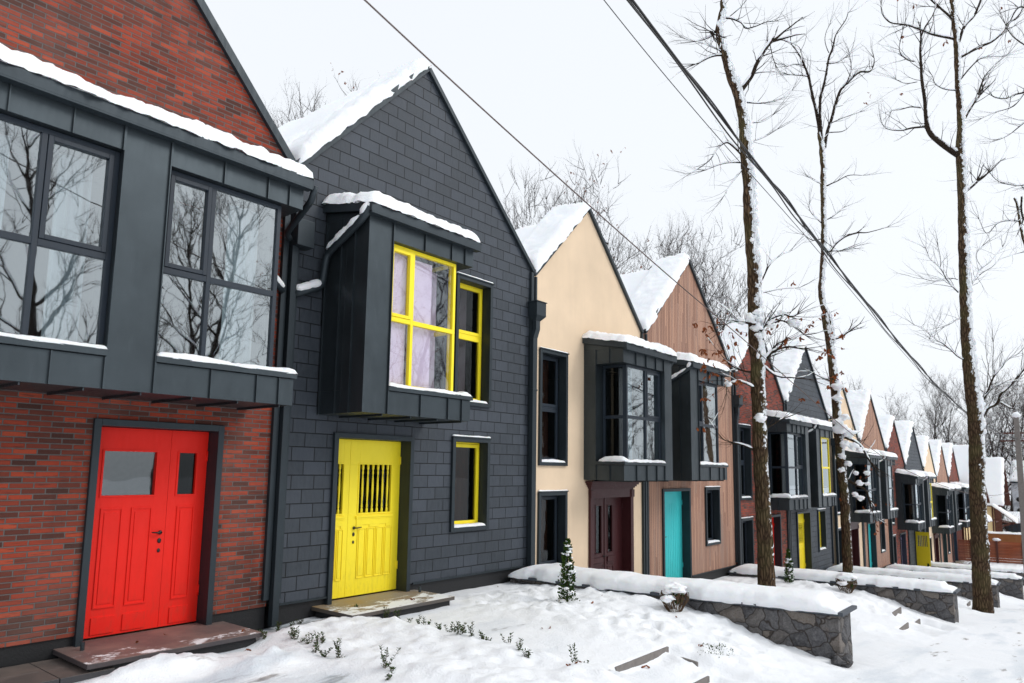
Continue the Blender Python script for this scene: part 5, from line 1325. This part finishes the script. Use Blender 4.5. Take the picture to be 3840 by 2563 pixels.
# ------------------------------------------------------------------ small conifers
def conifer(x, y, H, label, seed):
    rng = random.Random(seed); z = total_h(x, y)-0.03
    t = empty('dwarf_conifer', (x, y, z), label, 'shrub', 'narrow dwarf conifers in the front gardens')
    mb = MB(); sn = MB(); R0 = 0.165*H/1.05
    st = MB(); st.tube([(0,0,-0.1), (0,0,H*0.9)], [0.018, 0.006], 6); st.build('trunk', M['twig'], t, True)
    for i in range(1500):
        h = rng.random()**0.9; a = rng.uniform(0, 6.28)
        r = R0*(1-h)**0.62*(0.8+0.6*noise.noise(Vector((h*7+math.cos(a), seed, math.sin(a)*1.2))))+0.012; rr = r*rng.uniform(0.35, 1.05)
        p = Vector((math.cos(a)*rr, math.sin(a)*rr, h*H*0.97+0.02))
        d = Vector((math.cos(a)*0.7, math.sin(a)*0.7, rng.uniform(0.4, 1.3))).normalized()
        s = rng.uniform(0.022, 0.045); w = d.cross(Vector((rng.uniform(-1,1), rng.uniform(-1,1), rng.uniform(-1,1)))).normalized()
        n = len(mb.v)
        mb.v += [tuple(p-w*s*0.22), tuple(p+d*s*0.5-w*s*0.35), tuple(p+d*s*1.1), tuple(p+d*s*0.5+w*s*0.35), tuple(p+w*s*0.22)]
        mb.face(n, n+1, n+2, n+3, n+4)
    mb.build('foliage', M['conif'], t)
    for i in range(26):
        h = rng.uniform(0.05, 0.97); r = R0*(1-h)**0.62*0.85; a = rng.uniform(0, 6.28) if i % 2 else rng.uniform(2.8, 5.6)
        s = rng.uniform(0.010, 0.042)
        sn.blob((math.cos(a)*r, math.sin(a)*r, h*H), s, i, 0.7, 1.3, 1.3, 0.6, 7, 5)
    sn.build('snow', M['snow'], t, True); return t
conifer(9.95, 6.85, 1.03, 'dwarf conifer nearest the camera, dusted with snow in front of the slate house', 1)
conifer(21.3, 7.0, 0.98, 'dwarf conifer just right of the nearest oak trunk, in front of the farther yellow door', 2)
conifer(33.6, 7.25, 1.2, 'dwarf conifer in front of the second timber clad house', 3)
conifer(45.9, 7.5, 1.25, 'dwarf conifer before the open mustard door', 4)
conifer(55.6, 7.2, 1.2, 'farthest dwarf conifer, close to the left side of the thick tree trunk', 5)

# ------------------------------------------------------------------ collapsed vine shrubs with caps of snow
def vine_shrub(x, y, s, label, seed):
    rng = random.Random(seed); z = total_h(x, y)
    t = empty('dry_shrub', (x, y, z), label, 'shrub'); mb = MB()
    for i in range(48):
        a = rng.uniform(0, 6.28); pts = []
        r0 = 0.10*s; a2 = a+rng.uniform(-1.6, 1.6)
        for k in range(8):
            u = k/7; th = a+(a2-a)*u
            r = (0.10+0.12*math.sin(math.pi*min(1, u*1.05)))*s*rng.uniform(0.92, 1.06)
            pts.append((math.cos(th)*r, math.sin(th)*r, s*(-0.03+0.29*math.sin(u*2.5)*(0.8+0.35*rng.random()))))
        mb.tube(pts, 0.006, 4, False)
    mb.build('branches', M['wicker'], t)
    sn = MB(); sn.blob((0.02*s, 0, 0.32*s), 0.17*s, seed, 0.6, 1.25, 1.0, 0.5, 20, 12); sn.blob((-0.19*s, 0.02, 0.20*s), 0.10*s, seed+1, 0.6, 1.3, 1, 0.5, 16, 10)
    sn.build('snow', M['snow'], t, True)
    gb = MB()
    for i in range(60):
        a = rng.uniform(0, 6.28); p = Vector((math.cos(a)*0.13*s, math.sin(a)*0.13*s, rng.uniform(0.12, 0.3)*s)); gb.blob(p, 0.018*s, i, 0.5, 1, 1, 1, 5, 4)
    gb.build('foliage', M['green'], t)
    return t
vine_shrub(10.88, 5.4, 1.0, 'round dry shrub under a cap of snow against the nearest garden wall', 5)
vine_shrub(21.42, 5.5, 1.2, 'snow capped dark shrub against the second garden wall', 9)

# ------------------------------------------------------------------ boxwood seedlings
HP = [(6.16,8.74),(6.93,8.53),(7.47,8.19),(7.09,8.05),(6.99,7.67),(7.01,7.46),(7.13,7.33),(7.01,7.1),(6.97,6.83),(6.89,6.58),(7.07,6.64),(6.77,6.28),(6.94,6.34),(6.81,6.12),(6.89,6.0),(6.92,5.93),(6.85,5.57),(6.7,5.27),(6.61,5.09),(5.35,7.68),(5.32,7.5),(5.34,7.37),(5.31,7.2),(5.43,7.23),(5.19,6.87),(5.17,7.02),(5.28,6.68),(5.29,5.93),(5.29,5.84),(5.14,5.74),(6.82,8.45),(6.97,8.28),(7.12,8.2),(5.54,8.31),(5.28,8.28),(5.77,8.36),(5.41,7.81),(7.07,4.74),(7.0,4.58),(5.20,8.10)]
HS = {0:.7,1:1.3,2:1.2,3:1.6,4:1.4,5:.6,6:1.3,7:1.1,8:.8,9:1.2,10:.9,11:1.5,12:.9,13:1.7,14:1.2,15:.6,16:1.0,17:1.2,18:.8,19:1.3,20:.5,21:1.1,22:1.4,23:1.1,24:1.0,25:.7,26:1.7,27:1.9,28:.6,29:.8,33:1.4,35:1.0,37:1.8,38:.8}
for i, (x, y) in enumerate(HP):
    rng = random.Random(i+50); s = HS.get(i, 0.9)*0.105; mb = MB(); st = MB()
    for k in range(rng.randint(3, 5)):
        d = Vector((rng.uniform(-.6,.6), rng.uniform(-.6,.6), 1.0)).normalized(); L = s*rng.uniform(0.7, 1.35); p0 = Vector((rng.uniform(-.2,.2)*s, rng.uniform(-.2,.2)*s, -0.02))
        st.tube([p0, p0+d*L*0.5, p0+d*L+Vector((0,0,0.01))], 0.0022, 4, False)
        n = int(L/0.010)
        for q in range(n):
            t_ = (q+1)/n; a = q*2.2+rng.uniform(-.5,.5); p = p0+d*L*t_; sz = rng.uniform(0.026, 0.042)
            u = (Vector((math.cos(a), math.sin(a), rng.uniform(0.2, 1.0)))).normalized(); v = u.cross(Vector((rng.uniform(-.6,.6), rng.uniform(-.6,.6), 1))).normalized()
            m = len(mb.v); mb.v += [tuple(p), tuple(p+u*sz*.5+v*sz*.30), tuple(p+u*sz*1.1), tuple(p+u*sz*.5-v*sz*.30)]; mb.face(m, m+1, m+2, m+3)
    t = empty('boxwood_seedling', (x, y, total_h(x, y)), 'small boxwood seedling poking out of the snow between the two front paths', 'seedling', 'boxwood seedlings in two rows')
    st.build('stem', M['wicker'], t); mb.build('leaves', M['green'], t)

# ------------------------------------------------------------------ fallen leaves and buried net
for i, (x, y) in enumerate([(10.18,6.5),(10.68,6.61),(10.6,5.24),(8.34,6.06),(8.23,6.05),(8.29,4.52),(6.66,4.58),(6.72,4.51),(10.5,8.8),(4.4,8.0),(4.9,7.95),(5.3,8.6),(7.3,8.0),(7.9,8.35),(3.9,8.6),(4.3,8.75),(5.05,8.3),(9.4,4.3)]):
    rng = random.Random(i); mb = MB()
    for k in range(rng.randint(1, 3)):
        leaf_at(mb, rng, Vector((rng.uniform(-.03,.03), rng.uniform(-.03,.03), 0.03)), rng.uniform(0.035, 0.06))
    on = 3.19 < x < 8.6 and y > 8.1 and not (5.18 < x < 6.55)
    o = mb.build('fallen_leaf', M['leaf']); o.location = (x, y, -2.03 if on else total_h(x, y)+0.012); o.scale = (1, 1, 0.5)
    tag(o, 'curled brown oak leaf fallen on the snow or a doorstep near the houses', 'leaf', 'fallen oak leaves')
rng = random.Random(3); mb = MB()
for i in range(260):
    x = 9.50+rng.gauss(0, 0.16); y = 4.10+rng.gauss(0, 0.10)
    z = total_h(x, y)
    u = Vector((rng.uniform(-1,1), rng.uniform(-1,1), 0.8)).normalized(); v = u.cross(Vector((0,0,1))).normalized(); s = rng.uniform(0.02, 0.045); p = Vector((x, y, z-0.012))
    n = len(mb.v); mb.v += [tuple(p), tuple(p+u*s*.5+v*s*.18), tuple(p+u*s), tuple(p+u*s*.5-v*s*.18)]; mb.face(n, n+1, n+2, n+3)
o = mb.build('ground_cover', M['conif']); tag(o, 'patch of dark green ground cover showing through the snow near the bottom edge', 'ground cover', kind='stuff')

# ------------------------------------------------------------------ overhead cables and pole
def cable(pts, r, mat, label, cat='cable', sag=0):
    P, rr = smooth_pts(pts, [r]*len(pts), 8)
    mb = MB(); mb.tube(P, r, 6); o = mb.build('overhead_cable', M[mat], None, True); tag(o, label, cat, 'overhead cables along the street'); return o
base = [(3.6,4.06,6.45),(7.1,3.97,5.66),(10.3,3.89,5.02),(12.55,3.83,4.62),(14.48,3.78,4.26),(17.57,3.7,3.72),(21.2,3.6,3.12),(24.84,3.52,2.64),(28.39,3.43,2.31),(32.27,3.33,2.06),(37.6,3.19,1.90),(45.01,3.0,1.89)]
cable(base, 0.017, 'cable', 'thickest black overhead cable of the twisted bundle')
def twist(a, dz, ph):
    out = []
    P, _ = smooth_pts(base, [1]*len(base), 6)
    for i, p in enumerate(P): out.append((p.x, p.y+a*math.cos(i*0.9+ph), p.z+dz+a*math.sin(i*0.9+ph)))
    return out
cable(twist(0.03, 0.0, 0), 0.011, 'cable', 'thin black cable wound round the thickest overhead cable')
cable(twist(0.02, -0.085, 2), 0.011, 'cable', 'black cable hanging just under the twisted bundle')
cable([(3.6,4.36,6.5),(6.93,4.27,5.7),(9.68,4.18,5.18),(13.97,4.03,4.52),(20.36,3.82,3.40),(24.36,3.69,2.80),(29.05,3.53,2.18),(35.7,3.31,1.56),(44.55,3.01,1.14)], 0.006, 'cable', 'single thin wire running below and left of the cable bundle')
cable([(2.2,4.68,4.40),(3.61,4.64,4.01),(5.55,4.59,3.53),(8.59,4.5,2.82),(11.49,4.43,2.22),(13.8,4.38,1.72),(17.79,4.26,0.86),(21.79,4.15,0.22),(27,4.0,-0.30),(32.64,3.86,-0.69),(38.51,3.71,-0.90),(44.82,3.54,-0.88),(52,3.3,-0.65)], 0.0085, 'cable2', 'brownish service wire crossing in front of the slate and cream gables')
t = empty('utility_pole', (45.2, 2.98, street(45)), 'weathered concrete utility pole at the right edge, capped with snow', 'pole')
H = 3.05-street(45)
mb = MB(); mb.prism([(-0.15,-0.13,0), (0.15,-0.13,0), (0.15,0.13,0), (-0.15,0.13,0)], (0,0,0.01)); mb = MB()
n = 0; mb.v = [(-0.19,-0.17,0), (0.19,-0.17,0), (0.19,0.17,0), (-0.19,0.17,0), (-0.12,-0.11,H), (0.12,-0.11,H), (0.12,0.11,H), (-0.12,0.11,H)]
for q in ((0,1,5,4), (1,2,6,5), (2,3,7,6), (3,0,4,7), (4,5,6,7)): mb.face(*q)
mb.build('pole', M['conc'], t, bevel=0.01)
mb = MB()
for z in (H-1.3, H-0.9): mb.box(-0.06, 0.06, -0.75, 0.75, z, z+0.07)
mb.build('crossarm', M['timber'], t)
mb = MB()
for y in (-0.65, -0.3, 0.3, 0.65): mb.tube([(0,y,H-0.83), (0,y,H-0.70)], [0.03, 0.045], 8)
mb.build('insulator', M['black'], t, True)
mb = MB(); mb.blob((0,0,H+0.06), 0.2, 1, 0.3, 1, 1, 0.8); mb.build('snow', M['snow'], t, True)

# ------------------------------------------------------------------ far end of the street
def aframe(name, label, xn, xr, xf, yg, yb, zr, zn, zf, yslope=0.0, seed=0):
    """steep roofed house whose dark boarded gable faces the road; xn near eave, xr ridge, xf far eave"""
    base = -7.6
    t = empty(name, (xr, yg, base), label, 'house', 'half timbered houses beyond the row')
    q = lambda x, y, z: (x-xr, y-yg+(x-xr)*yslope, z-base)
    mb = MB(); mb.poly([q(xn+0.3,yg+0.5,zn), q(xf-0.3,yg+0.5,zf), q(xr,yg+0.5,zr-0.1)]); mb.build('gable', M['timber'], t)
    for nm, (xa, za) in (('roof', (xn, zn)), ('roof', (xf, zf))):
        mb = MB(); a, b, c, d = q(xa,yg,za), q(xr,yg,zr), q(xr,yb,zr), q(xa,yb,za)
        mb.prism([a, b, c, d], (0,0,-0.18)); mb.build('roof', M['timber'], t)
    mb = MB(); a, b, c = Vector(q(xn,yg,zn)), Vector(q(xr,yg,zr)), Vector(q(xn,yb,zn)); mb.snow(a, b-a, c-a, 0.28, seed, 0.05, 0.3, 0.15, 0.08); mb.build('snow', M['snow'], t, True)
    mb = MB(); mb.prism([q(xn+0.8,yg+0.9,zn+0.3), q(xf-0.8,yg+0.9,zn+0.3), q(xf-0.8,yg+0.9,base), q(xn+0.8,yg+0.9,base)], (0, yb-yg-1.2, 0)); mb.build('wall', M['cream2'], t)
    mb = MB()
    for i in range(7):
        x = xn+0.8+(xf-xn-1.7)*i/6; mb.box(x-xr, x-xr+0.14, 0.82+(x-xr)*yslope, 0.9+(x-xr)*yslope, 0, zn+0.3-base)
    for z in (0.35, 0.62, 0.96): mb.box(xn+0.8-xr, xf-0.8-xr, 0.80, 0.88, (zn-base)*z, (zn-base)*z+0.14)
    for i in range(5):
        y = 0.95+(yb-yg-1.3)*i/4; mb.box(xn+0.72-xr, xn+0.8-xr, y, y+0.13, 0, zn+0.3-base)
    mb.build('timber_frame', M['timber'], t)
    mb = MB(); mb.box(xn+0.71-xr, xn+0.76-xr, 1.6, 2.3, 2.0, 3.3); mb.box(xn+0.71-xr, xn+0.76-xr, 3.4, 4.1, 2.0, 3.3); mb.build('window', M['anth'], t)
    # porch with snowy lean-to roof
    px0, px1 = xn-0.9, xn+1.2
    mb = MB(); a, b, c, d = Vector((px0-xr,0.9,zn+0.0-base)), Vector((px1-xr,0.9,zn-base)), Vector((px1-xr,-1.0,zn-1.6-base)), Vector((px0-xr,-1.0,zn-1.6-base))
    mb.prism([a,b,c,d], (0,0,-0.08)); mb.build('porch_roof', M['timber'], t)
    mb = MB(); mb.snow(a+Vector((0,0,0.01)), b-a, d-a, 0.22, seed+1, 0.03, 0.2, 0.2, 0.05); mb.build('snow', M['snow'], t, True)
    mb = MB()
    for x in (px0+0.1, px1-0.2): mb.bar((x-xr,-0.8,zn-1.65-base), (x-xr,0.7,zn-2.2-base), 0.1, 0.1); mb.bar((x-xr,-0.8,zn-1.75-base), (x-xr,0.8,zn-1.4-base), 0.1, 0.1)
    mb.build('porch_brace', M['timber'], t)
    return t
aframe('half_timbered_house', 'half timbered house partly hidden by the thick tree trunk, snow over its steep roof', 70.4, 73.4, 77.6, 7.9, 15.5, 2.45, -2.1, -2.3, -0.09, 1)
aframe('half_timbered_house', 'half timbered house right of the thick tree trunk, steep snowy roof and dark brown gable', 85.6, 89.3, 93.4, 7.2, 12.0, 1.75, -2.9, -3.0, 0.0, 2)

t = empty('board_fence', (69.6, 6.2, -7.2), 'reddish brown horizontal board fence across the far end of the road', 'fence')
mb = MB()
for i in range(9):
    z = 0.35+i*0.185
    mb.bar((-1.2,3.6,z+0.10), (1.9,-6.4,z), 0.03, 0.17)
mb.build('board_panel', M['fence'], t)
for i in range(7):
    f = i/6; mb = MB(); x, y = -1.2+3.1*f-0.05, 3.6-10*f; mb.box(x-0.08, x+0.05, y-0.07, y+0.07, 0, 2.1); mb.build('post', M['timber'], t)
    if i % 2 == 0:
        mb = MB(); mb.blob((x, y, 2.13), 0.17, i, 0.4, 1, 1.5, 0.7); mb.build('snow', M['snow'], t, True)
t = empty('boundary_wall', (76, 5, -7.2), 'tan rendered boundary wall with snow on top, behind the board fence', 'wall')
mb = MB(); mb.bar((-1.5,5,1.1), (2,-8,1.1), 0.3, 2.2); mb.build('masonry', M['tan'], t)
mb = MB(); mb.snow((-1.7,5.1,2.22), (3.5,-13,0), (0.4,0.1,0), 0.16, 3, 0.02, 0.15); mb.build('snow', M['snow'], t, True)
t = empty('white_house', (108, 5, -7.5), 'white house far down the street with two air conditioners on its wall', 'house')
mb = MB(); mb.box(-3, 5, -6, 2.9, 0, 6.6); mb.build('wall', M['white'], t)
mb = MB(); mb.prism([(-3.6,-6.6,6.6), (-3.6,3.0,6.6), (1,3.0,9.0), (1,-6.6,9.0)], (0,0,0.2)); mb.prism([(5.6,-6.6,6.6), (5.6,3.0,6.6), (1,3.0,9.0), (1,-6.6,9.0)], (0,0,0.2)); mb.build('roof', M['roofmetal'], t)
mb = MB(); mb.snow((-3.7,-6.7,6.82), (0,9.7,0), (4.7,0,2.4), 0.3, 4, 0.05, 0.4); mb.build('snow', M['snow'], t, True)
for z in (3.0, 4.3):
    mb = MB(); mb.box(-3.45, -3.0, 1.8, 2.8, z, z+0.8); o = mb.build('air_conditioner', M['white'], t, bevel=0.03)
    mb = MB(); mb.tube([(-3.47,2.2,z+0.4), (-3.46,2.2,z+0.4)], 0.3, 16); mb.build('fan_grille', M['black'], o)
for y in (-1.5, -4): 
    mb = MB(); mb.box(-3.05, -2.98, y, y+1.1, 3, 4.5); mb.build('window', M['anth'], t)
t = empty('garden_shed', (98, 4.0, -7.4), 'low dark shed under deep snow in front of the white house', 'shed')
mb = MB(); mb.box(-2, 2, -5, 4, 0, 2.3); mb.build('wall', M['anth'], t)
mb = MB(); mb.snow((-2.3,-5.3,2.32), (0,9.6,0), (4.6,0,0.7), 0.35, 8, 0.05, 0.4); mb.build('snow', M['snow'], t, True)

# ------------------------------------------------------------------ sky, light, camera
sc = bpy.context.scene
w = bpy.data.worlds.new('World'); sc.world = w; w.use_nodes = True; nt = w.node_tree; nt.nodes.clear()
out = nt.nodes.new('ShaderNodeOutputWorld'); bg = nt.nodes.new('ShaderNodeBackground'); sky = nt.nodes.new('ShaderNodeTexSky')
sky.sky_type = 'NISHITA'; sky.sun_disc = False; sky.sun_elevation = R(38); sky.sun_rotation = R(112); sky.air_density = 1.0; sky.dust_density = 3.0; sky.ozone_density = 1.0
hs = nt.nodes.new('ShaderNodeHueSaturation'); hs.inputs['Saturation'].default_value = 0.25
mx = nt.nodes.new('ShaderNodeMix'); mx.data_type = 'RGBA'; mx.inputs[0].default_value = 0.8; mx.inputs[7].default_value = (8.9, 9.3, 9.8, 1)
nt.links.new(sky.outputs[0], hs.inputs['Color']); nt.links.new(hs.outputs[0], mx.inputs[6]); nt.links.new(mx.outputs[2], bg.inputs[0])
bg.inputs[1].default_value = 0.104; nt.links.new(bg.outputs[0], out.inputs[0])
sd = bpy.data.lights.new('sun', 'SUN'); sd.energy = 1.2; sd.angle = R(25); sd.color = (1.0, 0.97, 0.93)
so = bpy.data.objects.new('sun', sd); col.objects.link(so)
az = R(-58); el = R(40)       # light comes from beyond the road, to the right
dvec = Vector((math.cos(az)*math.cos(el), math.sin(az)*math.cos(el), math.sin(el)))
so.rotation_euler = dvec.to_track_quat('Z', 'Y').to_euler(); so.location = (0, -20, 30)
sky.sun_rotation = math.atan2(dvec.x, dvec.y)

cd = bpy.data.cameras.new('camera'); co = bpy.data.objects.new('camera', cd); col.objects.link(co)
fw = Vector((0.76972553, 0.6253899, 0.12810184)); rt = Vector((0.62905305, -0.77722521, 0.01460252)); up = Vector((-0.10869625, -0.06934292, 0.99165351))
co.matrix_world = Matrix(((rt.x, up.x, -fw.x, 0), (rt.y, up.y, -fw.y, 0), (rt.z, up.z, -fw.z, 0), (0, 0, 0, 1)))
cd.sensor_width = 36; cd.sensor_fit = 'HORIZONTAL'; cd.lens = 36*1637.48/2349.0
cd.shift_x = 0.0; cd.shift_y = (863.2-784.0)/2349.0
cd.clip_start = 0.1; cd.clip_end = 2000
cd.dof.use_dof = True; cd.dof.focus_distance = 12.5; cd.dof.aperture_fstop = 1.6
sc.camera = co
sc.view_settings.view_transform = 'Standard'; sc.view_settings.look = 'None'; sc.view_settings.exposure = 0.21; sc.view_settings.gamma = 1.0; sc.view_settings.use_curve_mapping = False
sc.render.engine = 'CYCLES'; sc.cycles.max_bounces = 7; sc.cycles.diffuse_bounces = 4; sc.cycles.glossy_bounces = 4; sc.cycles.transparent_max_bounces = 12; sc.cycles.caustics_reflective = False; sc.cycles.caustics_refractive = False
sc.cycles.use_denoising = True
